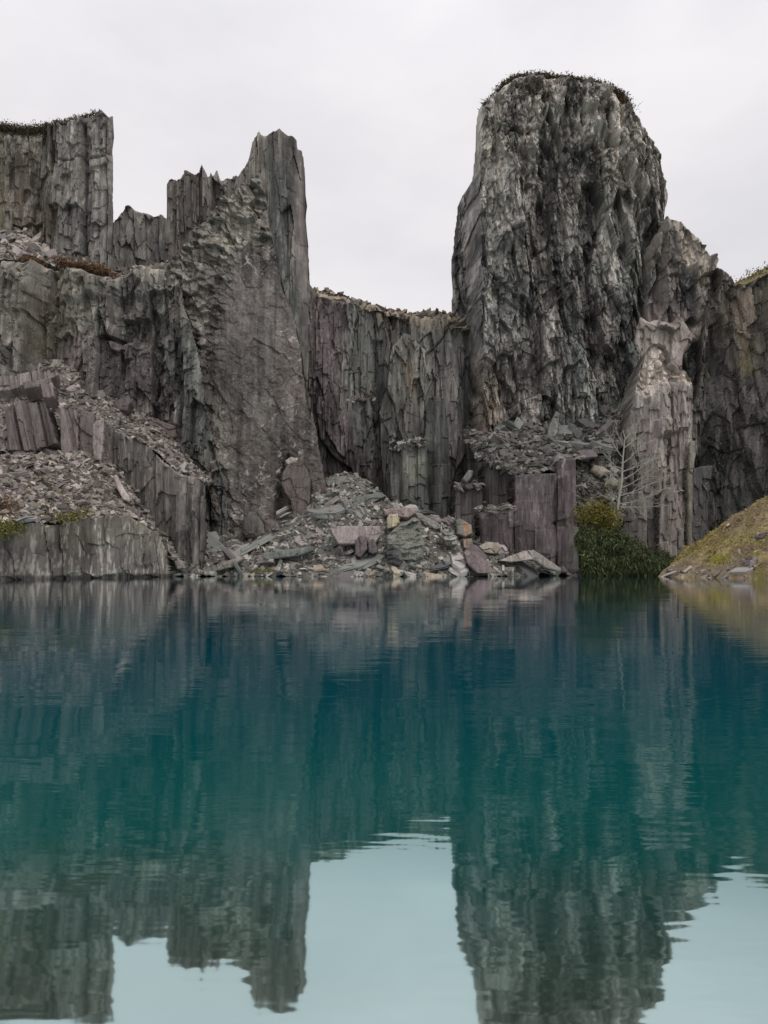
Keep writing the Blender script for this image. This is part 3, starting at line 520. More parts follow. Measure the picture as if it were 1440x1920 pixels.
rock('rock_buttress', [(722, B), (726, 855), (735, 838), (758, 831), (794, 826), (799, 760), (802, 746), (816, 743), (833, 745), (838, 765), (843, 808), (847, 900), (852, B)], 75,
     'grey-green buttress with a taller upright block, against the saddle cliff', 'rock buttress', T=5, h=.085, R=.25, jag=.15, colseg=.7,
     layers=[('brick', 1.9, 7, .5, .5, .15, .0), ('brick', .8, 3, .22, .5, .2, 0), ('shard', .5, 1.6, .1, .5, .3, 0), ('noise', .4, 1.2, .06)], facet=[(722, -.5), (760, .6), (795, .5), (800, -.6), (820, .2), (852, -.8)],
     cols=((.15, .155, .14), (.128, .138, .128), (.17, .168, .155)), lichen=.10, seed=74, m='fresh',
     paint=[([(755, 855), (790, 850), (788, 900), (755, 905)], (.24, .25, .21), .7, .3), ([(797, 745), (845, 745), (850, 980), (800, 900)], (.105, .107, .105), .75, .4)])
# pale pillar, right of the bush, and the pale scar on the wall above it
rock('rock_scar', [(1176, 760), (1180, 680), (1184, 640), (1188, 612), (1200, 592), (1216, 600), (1230, 596), (1250, 604), (1266, 588), (1282, 596), (1296, 616), (1306, 628), (1300, 650), (1286, 664), (1282, 700), (1276, 740), (1240, 760)], 77.0,
     'pale pinkish scar of broken rock on the wall just above the pillar', 'rock scar', T=3, h=.07, R=.9, jag=.5, lean=.0, bottom=-99, taper=.85, gain=1.1, stain=.15, lichen=.35, m='fresh',
     layers=[('shard', 1.6, 3.6, .8, .7, .3, -.15), ('shard', .7, 1.5, .25, .7, .3, -.1), ('noise', .4, .5, .06)], cols=((.31, .275, .262), (.25, .225, .215), (.38, .345, .325)), seed=84)
rock('rock_pillar', [(1160, B), (1163, 960), (1168, 880), (1172, 800), (1186, 740), (1196, 700), (1208, 662), (1216, 648), (1228, 640), (1242, 640), (1253, 648), (1258, 664), (1262, 680), (1275, 690), (1290, 697), (1299, 708), (1300, 760), (1299, 850), (1292, 920), (1284, 1000), (1290, B)], 69,
     'pinkish-grey slate pillar with a pale broken top above the bare tree', 'rock pillar', T=5, h=.08, R=.35, jag=.14, colseg=.7, taper=.9,
     layers=[('brick', 1.6, 7, .55, .5, .2, -.05), ('brick', .7, 2.6, .34, .5, .3, -.04), ('shard', .45, 1.4, .18, .6, .3, 0), ('noise', .4, 1.0, .06)],
     zones=[([(1200, 735), (1205, 690), (1214, 645), (1245, 632), (1304, 704), (1302, 714), (1262, 712), (1228, 732)], [('shard', .5, .5, .3, .6, .3, .3), ('ridge', .5, .5, .15)], .2)],
     facet=[(1160, -.8), (1185, .2), (1230, .8), (1285, .4), (1300, -1.5)], cols=((.235, .205, .20), (.20, .175, .172), (.25, .225, .215)), lichen=.3, streak=.5, seed=78, gain=1.15, stain=.2, tonal=.4,
     insets=[([(1190, 600), (1310, 600), (1310, 715), (1260, 712), (1225, 730), (1190, 735)], -1.3, .9), ([(1230, 790), (1262, 785), (1258, 815), (1232, 820)], .6, .15), ([(1240, 815), (1290, 800), (1286, 920), (1245, 920)], -.5, .15)],
     paint=[([(1205, 690), (1214, 650), (1240, 636), (1262, 670), (1302, 704), (1300, 716), (1262, 712), (1228, 732), (1205, 735)], (.60, .54, .49), 1.0, .12), ([(1160, 850), (1190, 760), (1200, 860), (1180, 1000), (1160, 1000)], (.22, .20, .175), .5, .5)])
for k, (pl, D, txt) in enumerate([
    ([(1232, B), (1236, 935), (1245, 915), (1256, 912), (1264, 930), (1270, 965), (1272, B)], 65.5, 'pale pointed slab standing at the foot of the pillar, just behind the bush'),
    ([(1288, B), (1292, 900), (1296, 880), (1310, 874), (1336, 872), (1332, 930), (1330, B)], 69.5, 'dark square-topped block between the pillar and the right-hand cliff'),
    ([(1160, B), (1165, 935), (1180, 922), (1206, 920), (1214, 960), (1216, B)], 66.2, 'grey block behind the trunk of the bare tree'),
    ([(1195, B), (1200, 860), (1212, 845), (1222, 850), (1236, 880), (1240, 940), (1242, B)], 67, 'leaning slab against the front of the pinkish pillar'),
    ([(1284, B), (1288, 840), (1294, 826), (1306, 824), (1308, 840), (1300, 880), (1298, B)], 68.5, 'narrow upright block wedged against the right edge of the pillar')]):
    c = ((.30, .27, .25), (.105, .10, .105), (.21, .19, .18), (.20, .18, .17), (.23, .22, .19))[k]
    rock('rock_block', pl, D, txt, 'rock block', T=2, h=.07, R=.2, jag=.1, layers=[('brick', .9, 4, .2, .5, .2, 0), ('shard', .5, 1.4, .12, .5, .3, 0)], cols=(c, tuple(.86 * x for x in c), tuple(1.1 * x for x in c)), lichen=.15, seed=90 + k)

# ================================================================== SCREE SURFACES
SC = ((.205, .185, .175), (.175, .155, .15), (.23, .205, .185))
def moss_paint(spots):
    def f(V, C):
        x = CX + V[:, 0] / V[:, 1] * F; y = YH - (V[:, 2] - CH) / V[:, 1] * F
        for (px, py, rx, ry, c, a) in spots:
            C = mixc(C, c, a * sstep(1.25, .5, np.hypot((x - px) / rx, (y - py) / ry) + .5 * fbm(V[:, 0] * .9, V[:, 1] * .9, 77, 4)))
        return C
    return f
YG, RD = (.19, .165, .03), (.19, .075, .035)
loft('scree_slope|left', [[(-140, 1004, 40.2), (0, 989, 44.8), (100, 981, 48.8), (180, 974, 52.2), (240, 966, 54.6), (290, 992, 56.8), (324, 1036, 58.2)],
     [(-140, 930, 50), (0, 915, 51.5), (100, 905, 54.5), (180, 900, 57.5), (230, 930, 58.8), (270, 968, 59.5), (328, 1034, 60.2)],
     [(-140, 850, 60), (0, 850, 61), (100, 850, 62.6), (195, 855, 64), (236, 905, 63.6), (285, 985, 62), (345, 1040, 61.2)]], 110, 60, .45, SC, label='loose slate scree slope above the lichen-streaked ledge', seed=5,
     paint=moss_paint([(8, 965, 34, 34, RD, .8), (14, 1000, 36, 22, YG, .85), (80, 925, 70, 34, (.26, .21, .11), .75), (135, 972, 40, 18, (.20, .15, .06), .8), (150, 935, 45, 20, (.2, .19, .08), .35)]))
loft('scree_slope|terrace', [[(-140, 848, 60.6), (0, 846, 61.4), (100, 848, 62.8), (190, 795, 65.2), (215, 803, 64.9), (255, 824, 64.2), (300, 856, 63.2), (335, 886, 62.5), (388, 902, 61.5)],
     [(-140, 690, 71.2), (0, 688, 71.2), (110, 668, 71.6), (160, 690, 71.8), (240, 764, 71.4), (300, 790, 71.2), (340, 830, 71), (372, 872, 70.5), (402, 905, 70)]], 120, 50, .4, SC, label='scree bank behind the purple terrace wall', seed=6)
loft('scree_slope|upper', [[(-140, 492, 72), (0, 490, 72.3), (62, 484, 73), (105, 501, 73.4), (150, 500, 73.5), (215, 521, 73.6), (330, 506, 73.6)], [(-140, 432, 82), (0, 428, 82), (50, 430, 82), (92, 462, 81), (150, 492, 80), (215, 510, 80), (330, 498, 80)]], 100, 40, .35, SC,
     label='small scree fan at the foot of the flat-topped tower', seed=7, paint=moss_paint([(66, 492, 24, 8, RD, .8), (180, 505, 50, 14, (.17, .085, .05), .85), (128, 496, 20, 10, YG, .6)]))
loft('scree_slope|heap', [[(318, 1086, 58.6), (400, 1084, 59.5), (550, 1084, 59.2), (700, 1085, 58.6), (850, 1084, 59), (950, 1082, 60.5), (1050, 1079, 63.2), (1092, 1079, 63.6)],
     [(328, 1062, 60), (400, 1050, 62.2), (480, 1042, 62.8), (560, 1022, 63), (640, 1000, 62.8), (720, 1000, 62.4), (800, 1018, 62.4), (880, 1042, 62.4), (960, 1056, 62.8), (1050, 1072, 64.2), (1090, 1074, 64.6)],
     [(338, 1042, 61.4), (400, 1012, 65.6), (470, 1012, 66.6), (545, 970, 67), (590, 930, 67.4), (640, 915, 67.4), (690, 930, 67), (750, 958, 66.6), (830, 996, 65.6), (890, 1026, 64.6), (990, 1052, 64.4), (1090, 1072, 65)],
     [(345, 1038, 62.4), (395, 1002, 68), (440, 998, 69), (500, 990, 70), (560, 930, 71.4), (600, 902, 72), (640, 890, 72.5), (690, 903, 72.5), (730, 944, 72), (790, 962, 71), (850, 985, 69.5), (930, 1022, 67), (1000, 1056, 66), (1092, 1074, 66)]], 150, 70, .5,
     ((.16, .15, .14), (.14, .135, .125), (.19, .175, .16)), label='rubble heap of fallen slate at the foot of the cliffs', seed=8)
loft('scree_slope|shelf', [[(898, 862, 70.2), (910, 864, 69.6), (962, 888, 65.6), (1045, 884, 65.4), (1084, 862, 65.8), (1120, 850, 67), (1170, 832, 69)], [(868, 806, 77), (930, 800, 77.5), (1000, 778, 77.6), (1090, 800, 77.6), (1130, 775, 77.6), (1172, 760, 77)]], 80, 40, .5,
     ((.15, .148, .14), (.13, .135, .125), (.17, .16, .15)), label='rubble shelf on top of the maroon block wall', seed=9)
loft('scree_slope|gully', [[(1080, 1000, 63.8), (1120, 985, 64), (1170, 990, 64.8)], [(1082, 905, 66.5), (1130, 905, 67), (1176, 925, 67.8)], [(1082, 850, 69), (1130, 845, 70), (1175, 850, 71)]], 70, 40, .5,
     ((.15, .145, .135), (.13, .13, .12), (.17, .16, .15)), label='boulder slope behind the dark green bush', seed=10)
loft('moss_mound', [[(1225, 1088, 58.6), (1300, 1090, 55), (1370, 1095, 51), (1440, 1101, 47), (1600, 1115, 41), (2000, 1130, 38)], [(1250, 1066, 60), (1310, 1050, 57), (1370, 1035, 54), (1440, 1020, 51), (1600, 1000, 46), (2000, 980, 44)], [(1262, 1050, 62), (1300, 1018, 61), (1370, 972, 59), (1440, 928, 57), (1600, 850, 52), (2000, 800, 50)], [(1275, 1080, 66), (1320, 1060, 66), (1390, 1040, 66), (1460, 1000, 66), (1620, 960, 64), (2000, 900, 64)]], 110, 70, .28,
     ((.30, .235, .13), (.32, .265, .09), (.27, .205, .13)), label='mossy ochre bank sloping into the lake at the right', seed=12, fs=.8,
     paint=moss_paint([(1345, 1050, 30, 14, (.27, .25, .03), .9), (1400, 1010, 60, 10, (.21, .19, .05), .6), (1300, 1070, 80, 14, (.26, .215, .17), .8), (1400, 1070, 60, 26, (.25, .20, .165), .7), (1425, 1075, 16, 20, YG, .8), (1330, 1010, 40, 30, (.26, .21, .06), .5)]))
loft('scree_slope|saddle', [[(560, 552, 79.8), (620, 560, 79.8), (700, 584, 79.8), (780, 606, 79.6), (840, 612, 79.6), (880, 615, 79.6)], [(560, 545, 84), (620, 552, 85), (700, 578, 86), (760, 590, 86), (840, 590, 86), (880, 596, 86)], [(560, 580, 96), (700, 590, 98), (880, 600, 98)]], 70, 30, .35, ((.22, .185, .15), (.19, .165, .145), (.24, .21, .17)), label='scree strewn over the low saddle', seed=13)
loft('hill', [[(1340, 560, 82), (1385, 533, 80), (1420, 530, 78), (1600, 480, 72)], [(1340, 545, 92), (1386, 527, 92), (1405, 520, 92), (1421, 508, 92), (1441, 499, 92), (1600, 440, 92)], [(1340, 640, 120), (1450, 600, 120), (1600, 600, 120)]], 70, 40, .35, ((.17, .14, .06), (.16, .15, .06), (.20, .14, .08)), label='grassy brown hillside beyond the right-hand cliff', seed=14, fs=.5)

# ---- small chips (too many to count)
CH_P = [(.275, .245, .23), (.22, .195, .185), (.33, .30, .275), (.17, .15, .145), (.25, .24, .22)]
CH_G = [(.27, .27, .25), (.21, .215, .20), (.32, .31, .29), (.31, .29, .265), (.15, .145, .14)]
CH_O = [(.30, .25, .19), (.26, .225, .20), (.22, .19, .15), (.34, .29, .23)]
def front_bias(p): return np.ones(len(p))
chips('rubble', surf_pts('scree_slope|left', 9000), .20, CH_P, 'small slate chips over the left scree slope', seed=1)
chips('rubble', surf_pts('scree_slope|terrace', 5000), .20, CH_P, 'small slate chips behind the terrace wall', seed=2)
chips('rubble', surf_pts('scree_slope|upper', 2200), .30, CH_P, 'slate chips on the scree fan below the flat-topped tower', seed=3)
chips('rubble', surf_pts('scree_slope|heap', 7500), .19, CH_G, 'small broken slate between the slabs of the heap', seed=4)
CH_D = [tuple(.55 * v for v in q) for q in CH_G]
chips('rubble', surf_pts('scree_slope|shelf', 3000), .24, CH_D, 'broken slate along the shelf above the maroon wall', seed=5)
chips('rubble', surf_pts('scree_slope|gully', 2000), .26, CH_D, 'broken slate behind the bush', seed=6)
chips('rubble', surf_pts('scree_slope|saddle', 1800), .32, CH_O, 'slate debris along the saddle', seed=7)
chips('rubble', surf_pts('moss_mound', 2600, lambda p: sstep(2.0, .3, p[:, 2]) + .08), .16, CH_O, 'pale slate fragments along the mossy bank', seed=8)
def ledge_chips(pts, n, size, cols, label):
    a = np.array([P3(*p) for p in pts]); s = rng.random(n) * (len(a) - 1.001); i = s.astype(int); p = a[i] + (a[i + 1] - a[i]) * (s - i)[:, None]
    p = p + rng.normal(0, 1, (n, 3)) * np.array([.15, .35, .14]); chips('rubble', (p, np.tile([0, -.3, .95], (n, 1))), size, cols, label)
ledge_chips([(857, 914, 69.4), (903, 910, 69.4)], 160, .22, CH_G, 'chips on the upper step of the stepped block')
ledge_chips([(895, 955, 66), (960, 953, 65.4)], 200, .22, CH_P, 'chips on the lower step of the maroon wall')
ledge_chips([(735, 838, 74.4), (795, 828, 74.4)], 160, .25, CH_G, 'chips on top of the grey-green buttress')
ledge_chips([(610, 752, 79), (700, 750, 79)], 120, .25, CH_P, 'chips on a narrow ledge of the saddle cliff')

# ================================================================== SLABS AND BOULDERS
import bmesh
from mathutils import Vector, Matrix
PROTO = []
def slab_mesh(k):
    r = random.Random(100 + k); bm = bmesh.new(); n = r.choice([4, 5, 5, 6, 6])
    ang = sorted(2 * math.pi * (i + r.uniform(-.3, .3)) / n for i in range(n)); lay = r.choice([1, 2, 2, 3]); z = -.5
    for q in range(lay):
        hgt = 1.0 / lay * r.uniform(.8, 1.1); g = 1 - .13 * q * r.random(); ox, oy = r.uniform(-.06, .06) * q, r.uniform(-.06, .06) * q
        jb = [(math.cos(a) * .52 * r.uniform(.86, 1.14) * g + ox, math.sin(a) * .52 * r.uniform(.86, 1.14) * g + oy) for a in ang]
        lo = [bm.verts.new((x, y, z + r.uniform(-.05, .05))) for x, y in jb]; up = [bm.verts.new((x * r.uniform(.88, 1.0), y * r.uniform(.88, 1.0), z + hgt + r.uniform(-.12, .1))) for x, y in jb]
        bm.faces.new(up); bm.faces.new(lo[::-1])
        for i in range(n): bm.faces.new((lo[i], lo[(i + 1) % n], up[(i + 1) % n], up[i]))
        z += hgt - .02
    bmesh.ops.bevel(bm, geom=list(bm.edges), offset=.018, segments=1, affect='EDGES')
    bmesh.ops.triangulate(bm, faces=[f for f in bm.faces if len(f.verts) > 4])
    bmesh.ops.subdivide_edges(bm, edges=[e for e in bm.edges if e.calc_length() > .25], cuts=2, use_grid_fill=True)
    for v in bm.verts: v.co += Vector((r.uniform(-1, 1), r.uniform(-1, 1), r.uniform(-1, 1))) * .012
    me = bpy.data.meshes.new('slate_slab'); bm.to_mesh(me); bm.free(); me.materials.append(M['slab']); return me
PROTO = [slab_mesh(k) for k in range(16)]
def slab(loc, nrm, ang, size, col, label, group=None, name='slate_slab', cat='slate slab', proto=None):
    o = bpy.data.objects.new(name, PROTO[proto if proto is not None else random.randrange(16)]); COL.objects.link(o)
    n = Vector(nrm).normalized(); q = n.to_track_quat('Z', 'Y').to_matrix() @ Matrix.Rotation(ang, 3, 'Z')
    o.matrix_world = Matrix.LocRotScale(Vector(loc), q.to_quaternion(), Vector(size)); o.color = (*col, 1)
    return tag(o, label, cat, group)
# slabs scattered over a scree surface: (surface, count, size range, where(px,py), tones, where words)
TONES = {'pale': (.39, .365, .34), 'pinkish': (.31, .27, .26), 'purple': (.165, .14, .14), 'grey-green': (.22, .225, .205), 'dark': (.105, .105, .103), 'tan': (.36, .30, .22)}
def scatter(srf, n, smin, smax, tones, where, thick=.3, jit=.45, keep=None, name='slate_slab', cat='slate slab', up=.3):
    p, nr = surf_pts(srf, n * 6); k = 0
    for a, b in zip(p, nr):
        px, py = CX + a[0] / a[1] * F, YH - (a[2] - CH) / a[1] * F
        if keep and not keep(px, py): continue
        if not (0 < px < 1440): continue
        s = smin * (smax / smin) ** (random.random() ** 1.7); s *= .5 if srf.endswith('heap') and py < 945 else 1; t = random.choice(tones); f = random.uniform(.8, 1.2); c = [x * f for x in TONES[t]]
        nn = Vector(b) * (1 - up) + Vector((0, 0, up)) + Vector((random.gauss(0, jit), random.gauss(0, jit), random.gauss(0, jit)))
        z = where(px, py) if callable(where) else where
        slab(a + np.array([0, 0, .08 * s]), nn, random.random() * 6.28, (s * random.uniform(1.1, 2.3), s * random.uniform(.5, .95), s * thick * random.uniform(.4, 1.2)), c, '%s %s %s' % (t, 'slate slab' if cat == 'slate slab' else 'angular boulder', z), '%s pieces %s' % (t, z), name, cat); k += 1
        if k >= n: break
def heap_zone(px, py):
    if py > 1062: return 'lying along the waterline of the rubble heap'
    if px < 520: return 'on the low left tail of the rubble heap'
    if py < 960: return 'near the peak of the rubble heap'
    if px > 820: return 'on the right flank of the rubble heap'
    return 'in the middle of the rubble heap'
scatter('scree_slope|heap', 160, .6, 2.5, ['pale', 'pinkish', 'grey-green', 'grey-green', 'dark', 'purple'], heap_zone, keep=lambda x, y: x < 1050)
scatter('scree_slope|heap', 34, .5, 1.3, ['pale', 'pale', 'pinkish', 'tan'], heap_zone, keep=lambda x, y: y > 1066 and x < 1050, jit=.2)
scatter('scree_slope|left', 40, .5, 1.9, ['pale', 'pinkish', 'purple'], 'on the left scree slope')
scatter('scree_slope|terrace', 30, .5, 1.5, ['pale', 'pinkish', 'purple', 'dark'], 'on the bank behind the terrace wall')
scatter('scree_slope|upper', 22, .7, 2.0, ['pale', 'pinkish'], 'on the fan below the flat-topped tower', up=.1, keep=lambda x, y: x < 110)
scatter('scree_slope|shelf', 70, .6, 1.7, ['grey-green', 'grey-green', 'purple', 'dark'], 'on the shelf above the maroon wall', thick=.6, jit=.7, name='boulder', cat='boulder', keep=lambda x, y: 905 < x < 1165 and y < 872)
scatter('scree_slope|gully', 30, .7, 1.6, ['grey-green', 'pale', 'dark'], 'between the maroon wall and the pillar', thick=.65, jit=.7, name='boulder', cat='boulder', keep=lambda x, y: 1100 < x < 1185 and y < 975)
scatter('moss_mound', 26, .5, 1.5, ['pale', 'pinkish'], 'along the shore of the mossy bank', thick=.15, jit=.12, keep=lambda x, y: y > 1058)

# stones one can pick out, each traced to its own size
def stone(name, pl, D, c, label, cat, T=1.2, lean=.25, R=.14, jag=.03, h=.06, layers=None, seed=1, lichen=.05, m='fresh', **k):
    py_ = sum(p[1] for p in pl) / len(pl); D = D - lean * (CH + (YH - py_) / F * D)      # D is the distance at mid height
    return rock(name, pl, D, label, cat, T=T, h=h, R=R, jag=jag, lean=lean, bottom=-99, taper=.92, cols=(c, tuple(.88 * x for x in c), tuple(1.1 * x for x in c)), lichen=lichen, seed=seed, m=m, tonal=.3, gain=1.12, stain=.12,
                layers=layers or [('shard', 1.4, 1.4, .10, .6, .2, .2), ('shard', .5, .5, .04, .5, .2, .1), ('noise', .4, .4, .03)], **k)
ST = [
 ('slate_block', [(617, 992), (622, 986), (714, 985), (716, 1002), (704, 1020), (634, 1021)], 61.6, (.30, .255, .25), 'largest pale pinkish flat block in the middle of the rubble heap', 'slate block', .35),
 ('slate_slab', [(665, 1040), (666, 1016), (674, 1003), (688, 1004), (690, 1030), (676, 1046)], 60.8, (.15, .12, .125), 'dark purple slab standing upright in front of the pale pinkish block', 'slate slab', .1),
 ('slate_slab', [(691, 1036), (690, 1018), (698, 1009), (706, 1018), (708, 1036), (699, 1040)], 60.6, (.125, .105, .11), 'small dark purple slab standing beside the upright one', 'slate slab', .1),
 ('slate_slab', [(488, 1044), (494, 1036), (586, 1023), (590, 1032), (560, 1043), (500, 1051)], 61, (.13, .14, .132), 'long dark grey-green slab on the lower left of the heap', 'slate slab', .3),
 ('slate_slab', [(718, 956), (738, 951), (772, 951), (780, 962), (765, 972), (722, 967)], 64.6, (.27, .225, .215), 'flat pinkish slab behind the yellow block', 'slate slab', .3),
 ('stone_block', [(725, 970), (730, 964), (747, 963), (749, 980), (742, 988), (726, 992)], 62.6, (.48, .43, .31), 'yellow-cream stone block near the top of the heap', 'stone block', .1),
 ('boulder', [(724, 1030), (722, 1008), (745, 985), (778, 967), (790, 975), (792, 1000), (800, 1020), (795, 1048), (770, 1060), (740, 1056)], 61.5, (.21, .215, .19), 'big folded grey-green boulder right of the heap centre', 'boulder', .12),
 ('boulder', [(724, 1058), (722, 1036), (735, 1018), (748, 1022), (757, 1050), (750, 1062)], 60.4, (.085, .085, .088), 'small dark fractured boulder in front of the folded one', 'boulder', .1),
 ('slate_slab', [(868, 1036), (874, 1030), (900, 1042), (924, 1066), (922, 1076), (896, 1076), (876, 1058)], 60.2, (.175, .14, .142), 'purple slab tilted down to the water on the right of the heap', 'slate slab', .5),
 ('slate_slab', [(930, 1052), (976, 1034), (992, 1030), (1010, 1040), (1000, 1050), (960, 1054)], 62.6, (.30, .27, .25), 'broad pale slab lying like a lid near the right end of the heap', 'slate slab', .7),
 ('slate_slab', [(988, 1032), (1000, 1030), (1030, 1050), (1053, 1066), (1050, 1073), (1024, 1066), (996, 1048)], 62.4, (.235, .215, .20), 'long slab sloping to the water at the right end of the heap', 'slate slab', .4),
 ('stone_block', [(853, 975), (862, 971), (884, 984), (887, 1000), (872, 1008), (856, 1002)], 65.2, (.19, .19, .175), 'grey block with a rust-brown corner on the right flank of the heap', 'stone block', .25),
 ('stone_block', [(868, 1012), (884, 1008), (888, 1022), (878, 1032), (868, 1028)], 63, (.26, .215, .17), 'small tan-brown block below the grey rusty one', 'stone block', .25),
 ('stone_block', [(896, 1024), (912, 1016), (934, 1016), (942, 1026), (930, 1040), (906, 1036)], 63.2, (.31, .28, .235), 'pale tan block on the right flank, above the lid-like slab', 'stone block', .4),
 ('slate_slab', [(822, 1002), (834, 992), (856, 1004), (858, 1022), (838, 1024)], 63, (.26, .26, .24), 'square pale grey slab right of the folded boulder', 'slate slab', .45),
 ('slate_slab', [(650, 945), (662, 934), (716, 922), (724, 930), (700, 942), (662, 950)], 67, (.15, .165, .15), 'long green slab just under the peak of the heap', 'slate slab', .4),
 ('slate_slab', [(610, 905), (622, 893), (646, 892), (652, 902), (634, 914), (612, 912)], 70.5, (.19, .20, .185), 'green-grey slab capping the peak of the heap', 'slate slab', .4),
 ('slate_slab', [(660, 905), (674, 903), (694, 922), (690, 930), (664, 918)], 69.4, (.17, .18, .165), 'thin leaning slab right of the peak of the heap', 'slate slab', .2),
 ('slate_slab', [(776, 962), (786, 960), (826, 984), (828, 992), (816, 994), (784, 974)], 66, (.22, .225, .205), 'long grey slab sloping down right of the yellow block', 'slate slab', .3),
 ('slate_slab', [(620, 930), (664, 922), (668, 938), (626, 944)], 68.3, (.145, .15, .14), 'rectangular dark slab left of the long green one', 'slate slab', .2),
 ('slate_block', [(614, 968), (618, 953), (634, 954), (636, 968), (630, 974)], 65.6, (.255, .215, .21), 'small square pinkish block left of the heap centre', 'slate block', .25),
 ('slate_slab', [(575, 988), (586, 960), (591, 963), (584, 990)], 65.4, (.25, .25, .235), 'thin pale sliver standing on the left flank', 'slate slab', .3),
 ('slate_slab', [(404, 1066), (416, 1054), (452, 1042), (458, 1048), (436, 1064), (412, 1070)], 60.4, (.20, .18, .165), 'long slab at the water on the left tail of the heap', 'slate slab', .4),
 ('slate_slab', [(320, 1040), (328, 1036), (346, 1058), (350, 1066), (332, 1068)], 59.4, (.23, .21, .195), 'leaning slab at the corner where ledge and heap meet', 'slate slab', .2),
 ('boulder', [(450, 1000), (453, 975), (466, 960), (480, 958), (496, 980), (500, 1002), (484, 1012), (462, 1010)], 66.2, (.12, .115, .108), 'rounded dark boulder at the foot of the purple face', 'boulder', .1),
 ('boulder', [(494, 998), (494, 974), (512, 972), (528, 986), (524, 1004), (506, 1008)], 66.6, (.14, .122, .11), 'brown boulder beside the rounded dark one', 'boulder', .2),
 ('rock_slab', [(526, 905), (528, 888), (538, 872), (548, 864), (566, 866), (578, 880), (584, 900), (584, 940), (570, 980), (548, 972), (544, 940), (534, 925)], 67.8, (.125, .105, .096), 'brown slab leaning on the purple face above the heap', 'rock slab', .12),
 ('slate_slab', [(533, 864), (545, 856), (560, 858), (556, 866), (540, 871)], 67.6, (.36, .32, .30), 'pale flake balanced on top of the brown leaning slab', 'slate slab', .3),
 ('slate_block', [(8, 762), (30, 757), (84, 750), (92, 770), (108, 832), (80, 840), (56, 850), (12, 846)], 61.6, (.155, .132, .128), 'huge purple block like a tree stump on the left scree', 'slate block', .06),
 ('slate_slab', [(174, 796), (180, 788), (196, 784), (196, 820), (190, 872), (178, 874), (173, 840)], 62.0, (.31, .275, .265), 'tall pale slab standing upright beside the terrace wall', 'slate slab', .05),
 ('slate_slab', [(-30, 742), (-30, 712), (40, 700), (98, 686), (112, 704), (60, 718), (0, 738)], 66.5, (.22, .195, .185), 'long fallen slab lying above the stump-like block', 'slate slab', .3),
 ('slate_block', [(42, 716), (96, 708), (98, 722), (46, 732)], 65.4, (.19, .165, .16), 'flat block under the end of the long fallen slab', 'slate block', .1),
 ('slate_block', [(76, 720), (100, 716), (104, 746), (80, 746)], 64.4, (.225, .19, .185), 'square pinkish block behind the stump-like block', 'slate block', .1),
 ('slate_block', [(112, 768), (118, 762), (136, 764), (146, 772), (147, 862), (114, 862)], 62.7, (.185, .16, .155), 'upright block right of the stump-like block', 'slate block', .08),
 ('slate_block', [(149, 775), (156, 768), (178, 776), (182, 866), (149, 866)], 63, (.175, .15, .148), 'upright block just left of the tall pale slab', 'slate block', .08),
 ('slate_slab', [(212, 894), (218, 888), (234, 916), (246, 936), (242, 942), (230, 938), (220, 918)], 59.4, (.36, .315, .305), 'long pale pink slab tilted down the left scree', 'slate slab', .5),
 ('slate_slab', [(200, 888), (212, 874), (216, 880), (206, 892)], 61, (.27, .24, .23), 'short slab above the tilted pale pink one', 'slate slab', .4),
 ('boulder', [(134, 946), (142, 936), (158, 934), (166, 940), (152, 950), (142, 953)], 56.4, (.20, .185, .165), 'grey-brown boulder at the lip of the lichen-streaked ledge', 'boulder', .3),
 ('slate_slab', [(130, 886), (150, 882), (160, 890), (146, 894)], 57.8, (.20, .175, .17), 'flat slab alone in the middle of the left scree', 'slate slab', .5),
 ('slate_slab', [(46, 936), (54, 928), (66, 926), (69, 936), (58, 942)], 54.6, (.29, .25, .24), 'pinkish flat stone on the mossy part of the left scree', 'slate slab', .4),
 ('slate_slab', [(216, 768), (232, 738), (240, 734), (246, 752), (238, 770)], 68.6, (.135, .115, .118), 'dark pointed slab below the purple columns', 'slate slab', .1),
 ('slate_slab', [(166, 752), (174, 736), (194, 730), (200, 742), (188, 756)], 69, (.15, .14, .13), 'dark tilted slab at the foot of the purple columns', 'slate slab', .2),
 ('slate_block', [(268, 806), (274, 790), (300, 788), (330, 798), (332, 820), (296, 826)], 69.6, (.165, .135, .13), 'low brown block on the bank behind the terrace wall', 'slate block', .1),
 ('rock_block', [(1096, 1078), (1100, 1050), (1108, 1030), (1114, 1050), (1120, 1078)], 62.6, (.42, .39, .36), 'pale triangular stone standing in the water by the maroon wall', 'stone', .1),
 ('rock_block', [(1020, 838), (1028, 800), (1042, 770), (1050, 775), (1046, 810), (1034, 838)], 72.5, (.20, .205, .19), 'tall pointed block leaning on the shelf above the maroon wall', 'rock block', .1),
 ('boulder', [(1132, 910), (1136, 898), (1150, 892), (1164, 902), (1160, 916), (1142, 918)], 65, (.23, .215, .18), 'squarish boulder by the trunk of the bare tree', 'boulder', .2),
 ('boulder', [(1104, 884), (1112, 870), (1132, 874), (1142, 886), (1126, 896)], 67, (.27, .24, .205), 'pale wedge-shaped boulder beside the maroon wall', 'boulder', .3),
 ('boulder', [(1118, 932), (1124, 922), (1150, 934), (1150, 944), (1132, 942)], 64.6, (.16, .15, .14), 'long dark boulder at the top of the bush', 'boulder', .2),
 ('slate_slab', [(866, 898), (878, 880), (888, 882), (886, 895), (874, 907)], 68.6, (.20, .20, .185), 'small leaning slab on the step of the stepped block', 'slate slab', .2),
 ('slate_slab', [(702, 572), (705, 568), (722, 576), (730, 582), (714, 581)], 82, (.085, .082, .08), 'dark beam-like slab poking up from the saddle', 'slate slab', .1),
 ('slate_slab', [(776, 592), (792, 585), (803, 583), (803, 591), (788, 594)], 81.5, (.13, .12, .115), 'dark flat slab on the saddle next to the tallest tower', 'slate slab', .1),
